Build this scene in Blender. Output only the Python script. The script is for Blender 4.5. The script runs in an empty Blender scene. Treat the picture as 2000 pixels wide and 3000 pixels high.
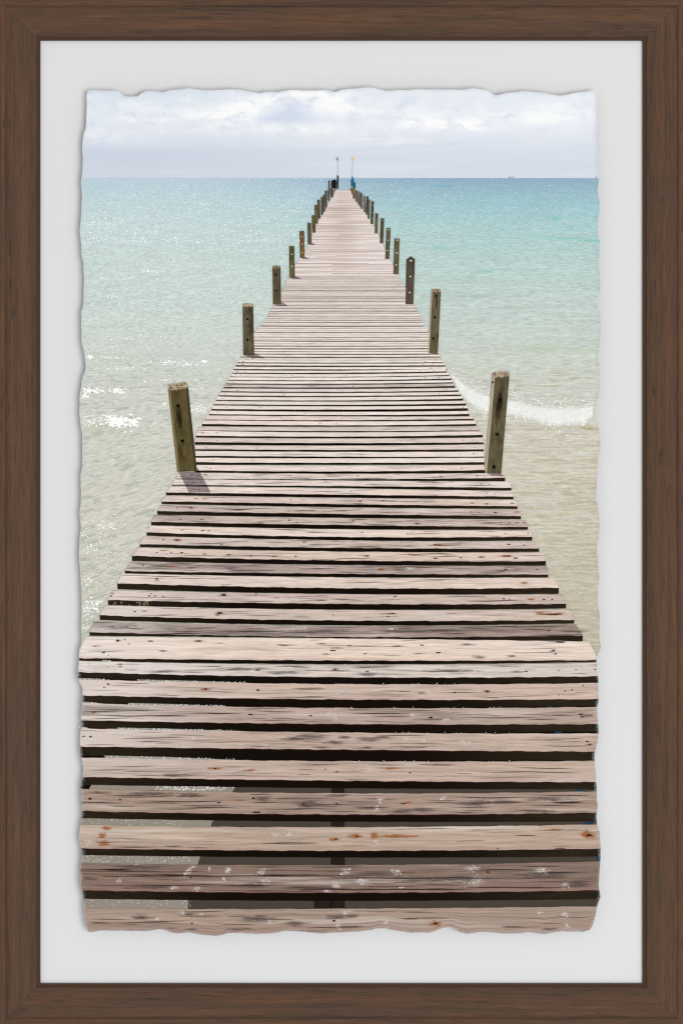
import bpy, math, random
R = random.Random(7)
sc = bpy.context.scene
COL = sc.collection
S = 0.0003                     # metres per source pixel at the mat: a frame of 0.60 x 0.90 m
CZ = 1.5                       # height of the frame's centre on the wall
D = 3.0                        # camera distance
E = 1.05                       # light falling on the print, in units of white

# ------------------------------------------------------------------ helpers
def lin(c):
    c /= 255.0
    return c/12.92 if c <= .04045 else ((c+.055)/1.055)**2.4
def rgb(r, g, b): return (min(.96, lin(r)/E), min(.96, lin(g)/E), min(.96, lin(b)/E), 1.0)
def lerp(a, b, t): return a+(b-a)*t
def interp(pts):
    def f(t):
        if t <= pts[0][0]: return pts[0][1]
        for (a, va), (b, vb) in zip(pts, pts[1:]):
            if t <= b: return va+(vb-va)*(t-a)/(b-a)
        return pts[-1][1]
    return f
def quad3(x0, y0, x1, y1, x2, y2):
    def f(x):
        return (y0*(x-x1)*(x-x2)/((x0-x1)*(x0-x2)) + y1*(x-x0)*(x-x2)/((x1-x0)*(x1-x2))
                + y2*(x-x0)*(x-x1)/((x2-x0)*(x2-x1)))
    return f
def wob(amp, wl, seed):
    r = random.Random(seed)
    ph = [(r.uniform(0, 6.28), wl*s) for s in (1, .43, .19, .083)]
    am = (1, .7, .45, .3)
    return lambda x: amp*sum(a*math.sin(x*6.28/w+p) for a, (p, w) in zip(am, ph))

class Nd:
    """a tiny expression layer over shader nodes"""
    def __init__(s, name):
        s.m = bpy.data.materials.new(name); s.m.use_nodes = True
        s.t = s.m.node_tree; s.t.nodes.clear()
    def new(s, kind): return s.t.nodes.new(kind)
    def put(s, sock, v):
        if hasattr(v, 'is_output'): s.t.links.new(v, sock)
        elif v is not None:
            if hasattr(sock.default_value, '__len__') and not hasattr(v, '__len__'): v = [v]*len(sock.default_value)
            if hasattr(v, '__len__') and hasattr(sock.default_value, '__len__'): v = tuple(v)[:len(sock.default_value)]
            sock.default_value = v
    def math(s, op, a, b=None, c=None):
        n = s.new('ShaderNodeMath'); n.operation = op
        for i, v in enumerate((a, b, c)):
            if v is not None: s.put(n.inputs[i], v)
        return n.outputs[0]
    def add(s, a, b): return s.math('ADD', a, b)
    def sub(s, a, b): return s.math('SUBTRACT', a, b)
    def mul(s, a, b): return s.math('MULTIPLY', a, b)
    def div(s, a, b): return s.math('DIVIDE', a, b)
    def sstep(s, v, lo, hi, a=0.0, b=1.0):
        n = s.new('ShaderNodeMapRange'); n.interpolation_type = 'SMOOTHSTEP'
        s.put(n.inputs['Value'], v)
        for k, x in (('From Min', lo), ('From Max', hi), ('To Min', a), ('To Max', b)): s.put(n.inputs[k], x)
        return n.outputs[0]
    def vec(s, x, y, z=0.0):
        n = s.new('ShaderNodeCombineXYZ')
        for i, v in enumerate((x, y, z)): s.put(n.inputs[i], v)
        return n.outputs[0]
    def noise(s, v, detail=3, rough=.55, scale=1.0, dist=0.0):
        n = s.new('ShaderNodeTexNoise')
        s.put(n.inputs['Vector'], v); s.put(n.inputs['Scale'], scale)
        s.put(n.inputs['Detail'], detail); s.put(n.inputs['Roughness'], rough); s.put(n.inputs['Distortion'], dist)
        return n.outputs[0]
    def mix(s, f, a, b, blend='MIX'):
        n = s.new('ShaderNodeMix'); n.data_type = 'RGBA'; n.blend_type = blend
        s.put(n.inputs[0], f); s.put(n.inputs[6], a); s.put(n.inputs[7], b)
        return n.outputs[2]
    def ramp(s, f, stops):
        n = s.new('ShaderNodeValToRGB'); r = n.color_ramp
        while len(r.elements) > 1: r.elements.remove(r.elements[-1])
        r.elements[0].position = stops[0][0]; r.elements[0].color = stops[0][1]
        for p, c in stops[1:]:
            e = r.elements.new(p); e.color = c
        s.put(n.inputs[0], f)
        return n.outputs[0]
    def scale(s, col, f):
        n = s.new('ShaderNodeVectorMath'); n.operation = 'SCALE'
        s.put(n.inputs[0], col); s.put(n.inputs['Scale'], f)
        return n.outputs[0]
    def px(s, k=1.0):
        tc = s.new('ShaderNodeTexCoord'); sp = s.new('ShaderNodeSeparateXYZ')
        s.t.links.new(tc.outputs['Object'], sp.inputs[0])
        return (s.math('MULTIPLY_ADD', sp.outputs[0], 1/(S*k), 1000.0),
                s.math('MULTIPLY_ADD', sp.outputs[2], -1/(S*k), 1500.0))
    def uv(s):
        tc = s.new('ShaderNodeTexCoord'); sp = s.new('ShaderNodeSeparateXYZ')
        s.t.links.new(tc.outputs['UV'], sp.inputs[0]); return sp.outputs[0], sp.outputs[1]
    def obj(s):
        n = s.new('ShaderNodeObjectInfo'); return n.outputs['Color'], n.outputs['Alpha'], n.outputs['Random']
    def gauss(s, x, y, cx, cy, wx, wy):
        a = s.mul(s.sub(x, cx), 1/wx); b = s.mul(s.sub(y, cy), 1/wy)
        q = s.add(s.mul(a, a), s.mul(b, b))
        return s.math('POWER', 2.718, s.mul(q, -1.0))
    def out(s, col, rough=.9, spec=.15, bump=None, alpha=None):
        b = s.new('ShaderNodeBsdfPrincipled'); o = s.new('ShaderNodeOutputMaterial')
        s.put(b.inputs['Base Color'], col); s.put(b.inputs['Roughness'], rough); s.put(b.inputs['Specular IOR Level'], spec)
        if alpha is not None: s.put(b.inputs['Alpha'], alpha)
        if bump is not None:
            n = s.new('ShaderNodeBump'); s.put(n.inputs['Height'], bump[0]); s.put(n.inputs['Strength'], bump[1])
            s.put(n.inputs['Distance'], bump[2]); s.t.links.new(n.outputs[0], b.inputs['Normal'])
        s.t.links.new(b.outputs[0], o.inputs[0]); return s.m
    def ink(s, col, alpha=None):
        """matt printing ink"""
        d = s.new('ShaderNodeBsdfDiffuse'); o = s.new('ShaderNodeOutputMaterial')
        s.put(d.inputs[0], col)
        if alpha is None: s.t.links.new(d.outputs[0], o.inputs[0])
        else:
            t = s.new('ShaderNodeBsdfTransparent'); m = s.new('ShaderNodeMixShader')
            s.put(m.inputs[0], alpha); s.t.links.new(t.outputs[0], m.inputs[1]); s.t.links.new(d.outputs[0], m.inputs[2])
            s.t.links.new(m.outputs[0], o.inputs[0])
        return s.m

# ------------------------------------------------------------------ things
def thing(name, label, cat):
    o = bpy.data.objects.new(name, None); COL.objects.link(o)
    o.location = (0, 0, CZ-1500*S); o['label'] = label; o['category'] = cat
    o.empty_display_size = .05
    return o
frame = thing('picture_frame', 'dark brown wooden picture frame with mitred corners around a pale grey mat', 'picture frame')
prnt = thing('photo_print', 'deckle-edged paper print of a weathered jetty over turquoise sea, mounted on pale mat', 'art print')

def mesh_obj(name, verts, faces, mats, parent, uvs=None, fmat=None, smooth=False):
    me = bpy.data.meshes.new(name); me.from_pydata(verts, [], faces)
    if uvs is not None:
        l = me.uv_layers.new(name='UVMap')
        for i, lp in enumerate(me.loops): l.data[i].uv = uvs[lp.vertex_index]
    for m in mats: me.materials.append(m)
    if fmat:
        for p, k in zip(me.polygons, fmat): p.material_index = k
    if smooth:
        for p in me.polygons: p.use_smooth = True
    o = bpy.data.objects.new(name, me); COL.objects.link(o)
    o.parent = parent
    if parent is not None and parent.type == 'EMPTY': o.location = (0, 0, 1500*S)
    return o

# ------------------------------------------------------------------ the print's plane
H0 = .0088                       # front of the paper, above the mat
KP = (D-H0)/D
def W(x, y, layer=0):            # source pixel -> local point on the print; each ink layer 0.05 mm over the last
    return ((x-1000)*S*KP, -(H0+layer*.00005), (1500-y)*S*KP)

xL = interp([(258,262),(266,259),(277,255.4),(318,254.6),(378,252.6),(391,246.7),(427,241),(468,243),(495,243),(536,238.5),(576,241),(644,238.5),(674,233.6),(712,238.5),(748,240.4),(767,245),(821,246.7),(876,246),(901,244.5),(912,238.5),(944,239),(999,240.4),(1037,247),(1067,252),(1086,251.3),(1107,243),(1135,239),(1162,234),(1203,233.6),(1244,237),(1271,241.8),(1312,242),(1366,243),(1393,236.3),(1448,238.5),(1475,239),(1502,233.6),(1543,237.7),(1592,233.6),(1639,232),(1682,237),(1720,239),(1802,239.6),(1843,239),(1881,241),(1905,232),(1938,233),(1971,228.7),(1992,230),(2014,241.8),(2039,243),(2060,243),(2088,237.7),(2128,238.5),(2157,235),(2211,236.3),(2247,244.5),(2274,243),(2307,237),(2361,239.6),(2388,241),(2421,236.3),(2456,232),(2492,239.6),(2524,238.5),(2552,235.8),(2592,236.3),(2633,246),(2674,247),(2707,251),(2731,258),(2745,262)])
xR = interp([(258,1740),(269,1743.5),(304,1745),(345,1745),(413,1743),(440,1747.6),(508,1751.7),(530,1754),(563,1749.5),(590,1755.8),(631,1754.4),(658,1749.5),(712,1755.8),(767,1754.4),(848,1758.5),(876,1748),(893,1750),(922,1758.5),(999,1758.5),(1031,1753),(1080,1755.8),(1135,1758.5),(1189,1746),(1216,1743.5),(1252,1754.4),(1312,1758.5),(1352,1751.7),(1407,1748.4),(1461,1745.7),(1510,1755.8),(1546,1755.8),(1611,1749),(1693,1754.4),(1761,1750),(1802,1755.8),(1856,1755.8),(1897,1758.5),(1924,1750),(1935,1745.7),(1965,1749),(1992,1752),(2047,1751.7),(2074,1747.6),(2128,1752),(2143,1751.7),(2179,1749),(2206,1740),(2239,1742),(2293,1745),(2361,1750),(2391,1745),(2415,1746.8),(2437,1755.8),(2483,1758.5),(2538,1755.8),(2592,1753),(2628,1757),(2655,1747.6),(2679,1743.5),(2709,1736.7),(2722,1728),(2740,1718)])
yT = interp([(230,272),(262,265),(270,263),(303,266),(346,266.5),(366,283),(404,282.5),(422,267),(452,268),(479,271.5),(492,265),(552,259),(578,262.5),(605,265),(681,261.6),(721,266),(760,273.5),(783,269),(813,271.5),(849,263),(922,266),(946,264),(982,270),(999,263),(1091,256),(1126,266),(1188,265),(1221,261.6),(1273,263),(1349,263),(1386,259),(1426,265),(1449,280.5),(1482,272.5),(1535,268),(1591,271.5),(1638,281.5),(1684,272.5),(1734,265),(1745,268)])
yB = interp([(250,2728),(263,2732.5),(296,2725),(372,2727),(432,2727),(479,2720.5),(502,2733),(525,2735),(548,2730),(605,2740.4),(638,2742.4),(674,2731.5),(754,2737),(816,2731.5),(839,2726.5),(906,2730.5),(939,2735),(1085,2726),(1111,2718),(1138,2721.5),(1198,2732.5),(1260,2732.5),(1303,2716.5),(1323,2716),(1343,2730),(1369,2736),(1412,2729),(1485,2736),(1552,2730.5),(1591,2738),(1638,2728),(1711,2730.5),(1734,2720)])
torn = [wob(.45, 120, 50+i) for i in range(4)]
def XL(y): return xL(y)+torn[0](y)
def XR(y): return xR(y)+torn[1](y)
def YT(x): return yT(x)+torn[2](x)
def YB(x): return yB(x)+torn[3](x)

def region(left, right, top, bot, nu, nv):
    """grid of print points between four border curves, with u, v"""
    pts = []
    for i in range(nv+1):
        v = i/nv
        for j in range(nu+1):
            u = j/nu; x = 1000.0; y = lerp(top(x), bot(x), v)
            for _ in range(4):
                x = lerp(left(y), right(y), u); y = lerp(top(x), bot(x), v)
            pts.append((x, y, u, v))
    faces = [(i*(nu+1)+j, (i+1)*(nu+1)+j, (i+1)*(nu+1)+j+1, i*(nu+1)+j+1) for i in range(nv) for j in range(nu)]
    return pts, faces
def ink_sheet(name, mat, left, right, top, bot, nu, nv, layer, parent, uvf=None):
    p, f = region(left, right, top, bot, nu, nv)
    return mesh_obj(name, [W(x, y, layer) for x, y, u, v in p], f, [mat], parent,
                    [uvf(x, y, u, v) if uvf else (u, v) for x, y, u, v in p])
def ink_polys(name, polys, mats, parent, layer, uvs=None, fmat=None):
    vs, fs, uv = [], [], []
    for k, pl in enumerate(polys):
        b = len(vs)
        area = sum(pl[i-1][0]*pl[i][1]-pl[i][0]*pl[i-1][1] for i in range(len(pl)))
        order = list(range(len(pl)))
        if area > 0: order.reverse()
        for i in order:
            vs.append(W(pl[i][0], pl[i][1], layer if not isinstance(layer, list) else layer[k]))
            uv.append(uvs[k][i] if uvs else (pl[i][0]/1000, pl[i][1]/1000))
        fs.append(tuple(range(b, b+len(pl))))
    return mesh_obj(name, vs, fs, mats, parent, uv, fmat)

# ------------------------------------------------------------------ materials
def m_sky():
    n = Nd('sky_ink'); x, y = n.px(KP)
    t = n.mul(n.sub(y, 255), 1/266)
    L = n.ramp(t, [(0, rgb(214,222,233)), (.25, rgb(222,229,237)), (.5, rgb(222,227,236)), (.63, rgb(211,218,230)), (.72, rgb(203,211,225)), (.85, rgb(204,211,223)), (1, rgb(207,213,224))])
    Rr = n.ramp(t, [(0, rgb(228,233,239)), (.25, rgb(226,231,239)), (.5, rgb(225,229,237)), (.7, rgb(215,221,231)), (.88, rgb(211,217,227)), (1, rgb(213,218,227))])
    c = n.mix(n.sstep(x, 300, 1250), L, Rr)
    wv = n.vec(n.mul(x, 1/150), n.mul(y, 1/48), 3.1)
    fb = n.noise(wv, 6, .62, 1.0, .6)
    pf = n.noise(n.vec(n.mul(x, 1/58), n.mul(y, 1/30), 6.3), 6, .62, 1.0, .5)
    fb2 = n.noise(n.vec(n.mul(x, 1/420), n.mul(y, 1/40), 9.1), 5, .6, 1.0, .3)
    streak = n.noise(n.vec(n.mul(x, 1/260), n.mul(n.add(y, n.mul(x, .06)), 1/16), 1.7), 4, .55)
    blobs = [(660,362,60,26,.55),(715,325,75,30,1.0),(775,290,60,20,.9),(950,292,75,22,1.05),(885,272,60,12,.7),(1010,318,90,22,.6),(870,378,150,16,.55),
             (1180,335,110,30,.45),(1260,362,110,14,.6),(1360,372,80,14,.75),(1500,345,160,26,.5),(1650,330,100,40,.35),(470,352,130,16,.5),(590,330,110,16,.45),(380,312,90,22,.3),(330,400,110,20,.3),(1090,412,130,12,.35)]
    m = None
    for cx, cy, wx, wy, a in blobs:
        g = n.mul(n.gauss(x, y, cx, cy, wx, wy), a); m = g if m is None else n.add(m, g)
    m = n.mul(n.mul(m, n.sstep(fb, .30, .60, .45, 1.35)), n.sstep(pf, .34, .60, .30, 1.25))
    m = n.math('MINIMUM', m, 1.0)
    c = n.mix(n.mul(m, .96), c, rgb(249,249,248))
    g = n.add(n.mul(n.gauss(x, y, 850, 325, 55, 26), 1.0), n.mul(n.gauss(x, y, 805, 345, 60, 14), .7))
    g = n.add(g, n.mul(n.gauss(x, y, 905, 350, 50, 10), .3))
    g = n.mul(g, n.sstep(fb, .3, .6, .5, 1.0))
    c = n.mix(n.math('MINIMUM', n.mul(g, 1.0), 1.0), c, rgb(202,212,231))
    low = n.sstep(y, 370, 430)
    c = n.mix(n.mul(n.mul(n.sstep(streak, .45, .7), low), .30), c, rgb(199,208,222))
    c = n.mix(n.mul(n.sstep(pf, .52, .70), n.mul(n.sstep(y, 450, 330), .45)), c, rgb(243,245,246))
    c = n.mix(n.mul(n.sstep(pf, .46, .32), n.mul(n.sstep(y, 440, 330), .40)), c, rgb(206,215,229))
    c = n.mix(n.mul(n.sstep(fb2, .5, .72), .22), c, rgb(238,241,245))
    gr = n.noise(n.vec(n.mul(x, .4), n.mul(y, .4), .5), 1)
    c = n.scale(c, n.math('MULTIPLY_ADD', gr, .05, .975))
    return n.ink(c)
def m_sea():
    n = Nd('sea_ink'); x, y = n.px(KP)
    d = n.math('MAXIMUM', n.sub(y, 519.5), 1.0)
    t = n.math('POWER', n.mul(d, 1/2230), .5)
    P = lambda yy: ((yy-519.5)/2230)**.5
    L = n.ramp(t, [(0, rgb(186,202,216)), (P(545), rgb(182,204,214)), (P(590), rgb(189,210,215)), (P(660), rgb(195,213,213)), (P(760), rgb(198,213,209)), (P(880), rgb(200,212,207)), (P(1000), rgb(204,211,204)), (P(1120), rgb(206,209,200)), (P(1300), rgb(208,207,196)), (P(1550), rgb(205,203,190)), (P(1850), rgb(196,195,180)), (1, rgb(180,178,160))])
    Rr = n.ramp(t, [(0, rgb(140,168,190)), (P(535), rgb(142,173,192)), (P(560), rgb(148,182,196)), (P(600), rgb(156,194,201)), (P(660), rgb(168,201,202)), (P(740), rgb(178,203,200)), (P(860), rgb(188,204,198)), (P(980), rgb(196,205,198)), (P(1080), rgb(201,206,195)), (P(1180), rgb(205,206,195)), (P(1260), rgb(209,204,190)), (P(1400), rgb(207,201,184)), (P(1600), rgb(200,193,174)), (P(1850), rgb(190,182,163)), (1, rgb(170,164,144))])
    c = n.mix(n.sstep(x, 420, 1450), L, Rr)
    # ripples, widening towards the shore
    ys = n.add(d, n.mul(n.mul(n.sub(x, 240), .34), n.mul(n.sstep(d, 420, 1000), n.sstep(x, 900, 450))))
    ys = n.math('MAXIMUM', ys, 1.0)
    sx = n.mul(n.math('POWER', d, .55), n.sstep(x, 850, 1250, 1.15, 2.3))
    wx = n.div(n.sub(x, 1005), sx)
    wv = n.mul(n.math('POWER', ys, .45), 8.6)
    r1 = n.noise(n.vec(wx, wv, 0), 4, .6, 1.0, .5)
    r2 = n.noise(n.vec(n.mul(wx, .22), n.mul(wv, .35), 5.0), 3, .5, 1.0, .3)
    r3 = n.noise(n.vec(n.mul(wx, 2.3), n.mul(wv, 2.0), 8.0), 2, .6)
    f = n.math('MULTIPLY_ADD', n.sub(r1, .5), 1.15, 1.0)
    f = n.math('MULTIPLY_ADD', n.sub(r2, .5), .24, f)
    f = n.math('MULTIPLY_ADD', n.sub(r3, .5), .80, f)
    c = n.scale(c, f)
    mid = n.mul(n.sstep(y, 540, 620), n.sstep(y, 1150, 950))
    c = n.mix(n.mul(n.mul(n.sstep(r1, .56, .70), mid), .38), c, n.mix(n.sstep(x, 600, 1400), rgb(156,190,186), rgb(130,184,176)))
    c = n.mix(n.mul(n.sstep(r1, .45, .33), .50), c, n.mix(n.sstep(x, 700, 1300), rgb(232,236,230), rgb(224,231,230)))
    near = n.sstep(y, 900, 1150)
    c = n.mix(n.mul(n.mul(n.sstep(r1, .53, .62), near), .70), c, n.mix(n.sstep(x, 700, 1300), rgb(160,166,154), rgb(168,162,140)))
    # sand ripples under the shallows
    sand = n.mul(n.sstep(y, 1200, 1330), n.sstep(x, 1000, 1300))
    s1 = n.noise(n.vec(n.mul(x, 1/60), n.mul(y, 1/9), 2.2), 3, .6, 1.0, .4)
    s2 = n.noise(n.vec(n.mul(x, 1/11), n.mul(y, 1/6), 4.2), 2, .6)
    c = n.mix(n.mul(n.mul(n.sstep(s1, .5, .68), sand), .30), c, rgb(158,150,126))
    c = n.mix(n.mul(n.mul(n.sstep(s2, .54, .72), sand), .42), c, rgb(226,221,204))
    # green swells, shallow streaks, and a shadow line painted beneath the foam
    for cx, cy, wx_, wy_, a, col in [(1735,706,50,4,.75,(112,190,166)),(1660,699,70,3.5,.6,(120,192,172)),(1590,692,40,4,.5,(140,206,190)),(1420,796,22,3,.6,(128,192,174)),(1300,545,30,3,.6,(96,170,190)),(1625,640,20,3,.8,(104,196,180)),(1610,1022,75,8,.6,(178,200,170)),(1540,1034,60,6,.35,(184,206,178)),(1700,1030,60,8,.45,(180,204,172)),
                              (1430,718,40,3,.5,(150,206,190)),(1330,820,60,4,.4,(164,208,190)),(330,1050,90,7,.45,(186,202,176)),(300,1255,70,12,.4,(186,192,164)),(1080,530,260,4,.35,(120,170,196)),(1380,868,70,5,.5,(160,184,172)),(1510,900,60,4,.5,(168,190,176)),(560,1100,60,7,.35,(190,204,184)),(1720,1255,25,7,.8,(172,160,120)),(1560,1258,130,4,.55,(172,164,138)),(1330,1190,60,14,.35,(196,198,178)),(1600,1250,130,5,.45,(176,170,142)),(430,690,70,3,.35,(150,200,200)),(1290,726,24,3,.6,(128,200,184))]:
        g = n.math('MINIMUM', n.mul(n.mul(n.gauss(x, y, cx, cy, wx_, wy_), a), n.sstep(r1, .3, .6, .4, 1.2)), 1.0)
        c = n.mix(g, c, rgb(*col))
    return n.ink(c)
def m_plank():
    n = Nd('weathered_plank_ink'); u, v = n.uv(); col, wth, rnd = n.obj()
    z = n.mul(rnd, 97.0)
    px, py = n.px(KP)
    bend = n.noise(n.vec(n.mul(u, 2.2), v, z), 2)
    vv = n.add(v, n.mul(bend, .35))
    grain = n.noise(n.vec(n.mul(u, 5.0), n.mul(vv, 9.0), z), 5, .62, 1.0, .25)
    fine = n.noise(n.vec(n.mul(u, 18.0), n.mul(vv, 26.0), n.add(z, 3.0)), 3, .65)
    blot = n.noise(n.vec(n.mul(u, 3.2), n.mul(v, 1.3), n.add(z, 7.0)), 4, .6, 1.0, .4)
    pale = n.noise(n.vec(n.mul(u, 2.4), n.mul(v, 2.0), n.add(z, 13.0)), 4, .6, 1.0, .3)
    crack = n.noise(n.vec(n.mul(u, 1.6), n.mul(vv, 5.5), n.add(z, 21.0)), 3, .5)
    cmask = n.noise(n.vec(n.mul(u, 4.0), n.mul(v, 2.5), n.add(z, 31.0)), 2)
    c = n.scale(col, n.math('MULTIPLY_ADD', n.sub(grain, .5), .75, 1.0))
    c = n.scale(c, n.math('MULTIPLY_ADD', n.sub(fine, .5), .9, 1.0))
    fib = n.noise(n.vec(n.mul(u, 11.0), n.mul(vv, 13.0), n.add(z, 51.0)), 5, .72, 1.0, .15)
    c = n.scale(c, n.math('MULTIPLY_ADD', n.sub(fib, .5), 1.0, 1.0))
    c = n.mix(n.mul(n.sstep(fib, .60, .72), n.math('MULTIPLY_ADD', wth, .35, .25)), c, rgb(108,90,78))
    warm = n.noise(n.vec(n.mul(u, 1.7), n.mul(v, .8), n.add(z, 41.0)), 2)
    c = n.mix(n.sstep(warm, .40, .66, 0, .45), c, n.mix(1.0, c, (1.03, .975, .91, 1), 'MULTIPLY'))
    c = n.mix(n.mul(n.sstep(pale, .54, .74), .45), c, rgb(234,225,216))
    c = n.mix(n.mul(n.mul(n.sstep(px, 760, 240), n.sstep(py, 2330, 2150)), n.mul(n.sstep(py, 1300, 1800), .42)), c, rgb(240,233,229))  # glare on the left of the near planks, put into the ink
    st = n.sub(.66, n.mul(wth, .20))
    c = n.mix(n.mul(n.sstep(blot, st, n.add(st, .14)), n.math('MULTIPLY_ADD', wth, .45, .30)), c, n.mix(n.sstep(fine, .35, .65), rgb(88,77,70), rgb(146,132,122)))
    streak = n.sstep(grain, .58, .70)
    c = n.mix(n.mul(streak, n.math('MULTIPLY_ADD', wth, .42, .20)), c, rgb(84,66,56))
    ck = n.mul(n.sstep(n.math('ABSOLUTE', n.sub(crack, .5)), .020, .004), n.sstep(cmask, .50, .60))
    c = n.mix(n.mul(ck, n.math('MULTIPLY_ADD', wth, .5, .45)), c, rgb(52,36,32))
    c = n.mix(n.mul(n.sstep(v, .93, 1.0), .25), c, rgb(150,118,112))
    speck = n.noise(n.vec(n.mul(px, .30), n.mul(py, .30), 2.0), 2, .7)
    c = n.scale(c, n.math('MULTIPLY_ADD', n.sub(speck, .5), .42, 1.0))
    return n.ink(c)
def m_edge():
    n = Nd('shaded_edge_ink'); u, v = n.uv(); px, py = n.px(KP)
    ns = n.noise(n.vec(n.mul(px, 1/90), n.mul(py, 1/12), 0), 3)
    e = n.add(n.sstep(u, .30, .0), n.mul(n.sstep(u, .62, 1.0), 1.1))
    c = n.mix(n.mul(e, n.sstep(ns, .2, .8, .45, 1.0)), rgb(21,15,11), rgb(46,39,28))
    c = n.mix(n.sstep(v, .22, .0, 0, .55), c, rgb(66,24,26))
    c = n.mix(n.mul(n.sstep(py, 1080, 800), .50), c, rgb(140,116,106))
    return n.ink(c)
def m_flat(name, c, var=.18, sx=40, sy=12):
    n = Nd(name); px, py = n.px(KP)
    ns = n.noise(n.vec(n.mul(px, 1/sx), n.mul(py, 1/sy), 1.0), 4, .65)
    return n.ink(n.scale(rgb(*c), n.math('MULTIPLY_ADD', n.sub(ns, .5), 2*var, 1.0)))
def m_post():
    n = Nd('mossy_post_ink'); px, py = n.px(KP); col, al, rnd = n.obj()
    z = n.mul(rnd, 50.0)
    a = n.noise(n.vec(n.mul(px, 1/14), n.mul(py, 1/45), z), 5, .65, 1.0, .4)
    b = n.noise(n.vec(n.mul(px, 1/26), n.mul(py, 1/60), n.add(z, 9)), 3)
    c = n.scale(col, n.math('MULTIPLY_ADD', n.sub(a, .5), 1.7, 1.0))
    c = n.mix(n.sstep(b, .55, .72, 0, .6), c, rgb(48,40,26))
    sp = n.noise(n.vec(n.mul(px, 1/5), n.mul(py, 1/7), z), 2)
    c = n.mix(n.sstep(sp, .64, .76, 0, .5), c, rgb(136,124,100))
    return n.ink(c)
def m_stain(name, c, strength, k=2.0, sx=22, sy=5, amp=2.4):
    n = Nd(name); u, v = n.uv(); px, py = n.px(KP)
    r = n.math('SQRT', n.add(n.mul(u, u), n.mul(v, v)))
    ns = n.noise(n.vec(n.mul(px, 1/sx), n.mul(py, 1/sy), 0), 5, .7, 1.0, .3)
    f = n.math('MULTIPLY_ADD', n.sub(1.0, r), k, n.mul(n.sub(ns, .56), amp))
    a = n.mul(n.sstep(f, .0, 1.3), strength)
    return n.ink(rgb(*c), n.mul(a, n.sstep(r, 1.0, .8)))
def m_filter(name, c):
    n = Nd(name); t = n.new('ShaderNodeBsdfTransparent'); o = n.new('ShaderNodeOutputMaterial')
    t.inputs[0].default_value = (*c, 1); n.t.links.new(t.outputs[0], o.inputs[0]); return n.m
def m_wood():
    n = Nd('walnut_moulding'); u, v = n.uv(); col, al, rnd = n.obj()
    z = n.mul(rnd, 60.0)
    bend = n.noise(n.vec(n.mul(u, 1/500), n.mul(v, 1/70), z), 2)
    vv = n.add(v, n.mul(bend, 26.0))
    band = n.noise(n.vec(n.mul(u, 1/420), n.mul(vv, 1/13), n.add(z, 5)), 4, .6)
    fine = n.noise(n.vec(n.mul(u, 1/75), n.mul(vv, 1/5.5), n.add(z, 11)), 5, .7)
    pore = n.noise(n.vec(n.mul(u, 1/62), n.mul(vv, 1/4.2), n.add(z, 17)), 2, .5)
    pm = n.noise(n.vec(n.mul(u, 1/130), n.mul(v, 1/22), n.add(z, 23)), 2)
    c = n.ramp(band, [(.28, rgb(73,58,48)), (.42, rgb(85,65,52)), (.55, rgb(92,67,52)), (.74, rgb(104,75,54))])
    c = n.scale(c, n.math('MULTIPLY_ADD', n.sub(fine, .5), .95, 1.0))
    c = n.mix(n.mul(n.sstep(pore, .58, .70), n.sstep(pm, .45, .62, .15, .75)), c, rgb(54,44,39))
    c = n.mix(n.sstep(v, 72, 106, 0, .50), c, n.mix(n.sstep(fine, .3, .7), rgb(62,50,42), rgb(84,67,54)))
    return n.out(c, .7, .10, (fine, .15, .0004))
def m_lip(): 
    n = Nd('dark_lip_paint'); px, py = n.px()
    ns = n.noise(n.vec(n.mul(px, 1/30), n.mul(py, 1/30), 0), 3)
    return n.out(n.scale(rgb(75,55,42), n.math('MULTIPLY_ADD', n.sub(ns, .5), .10, 1.0)), .75, .1)
def m_mat():
    n = Nd('pale_grey_mat_board'); px, py = n.px()
    ns = n.noise(n.vec(n.mul(px, .22), n.mul(py, .22), 0), 3, .6)
    return n.ink(n.scale(rgb(223.5,223.5,223.5), n.math('MULTIPLY_ADD', n.sub(ns, .5), .018, 1.0)))
def m_paper():
    n = Nd('cotton_paper'); px, py = n.px(KP)
    ns = n.noise(n.vec(n.mul(px, .3), n.mul(py, .3), 0), 4, .7)
    return n.out(n.scale(rgb(226,228,230), n.math('MULTIPLY_ADD', n.sub(ns, .5), .25, 1.0)), .95, .05, (ns, .4, .0004))
def m_deckle():
    n = Nd('torn_paper_fibre'); u, v = n.uv(); px, py = n.px(KP)
    ns = n.noise(n.vec(n.mul(px, 1/9), n.mul(py, 1/9), 0), 5, .7, 1.0, .5)
    n2 = n.noise(n.vec(n.mul(px, 1/34), n.mul(py, 1/34), 4), 3)
    f = n.add(n.sub(1.0, v), n.mul(n.sub(ns, .5), 1.5))
    f = n.add(f, n.mul(n.sub(n2, .5), .9))
    a = n.sstep(f, .4, 1.3, 0, .34)
    c = n.mix(n.sstep(ns, .35, .65), rgb(200,203,206), rgb(228,230,232))
    return n.ink(c, a)
SKY, SEA, PLANK, EDGE, POST = m_sky(), m_sea(), m_plank(), m_edge(), m_post()
SPARK = m_flat('sun_glint_ink', (253,253,251), .01)
FOAM = m_flat('foam_ink', (243,243,238), .06, 14, 9)
HOLE = m_flat('hole_ink', (18,12,10), .1)
NAIL = m_stain('nail_ink', (48,28,20), .88, 2.6, 9, 5, 1.4)
RUST = m_stain('rust_ink', (172,104,52), .78, 1.5, 16, 6)
DARK = m_stain('grey_stain_ink', (98,88,86), .62, 1.5, 34, 4, 3.2)
WHITE = m_stain('white_splash_ink', (230,221,213), .66, 1.9, 6, 5, 1.4)
SCUFF = m_stain('pale_scuff_ink', (226,216,208), .42, 1.6, 16, 6, 2.6)
CRACK = m_stain('grain_crack_ink', (58,42,36), .92, 3.4, 30, 4, 2.4)
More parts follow.
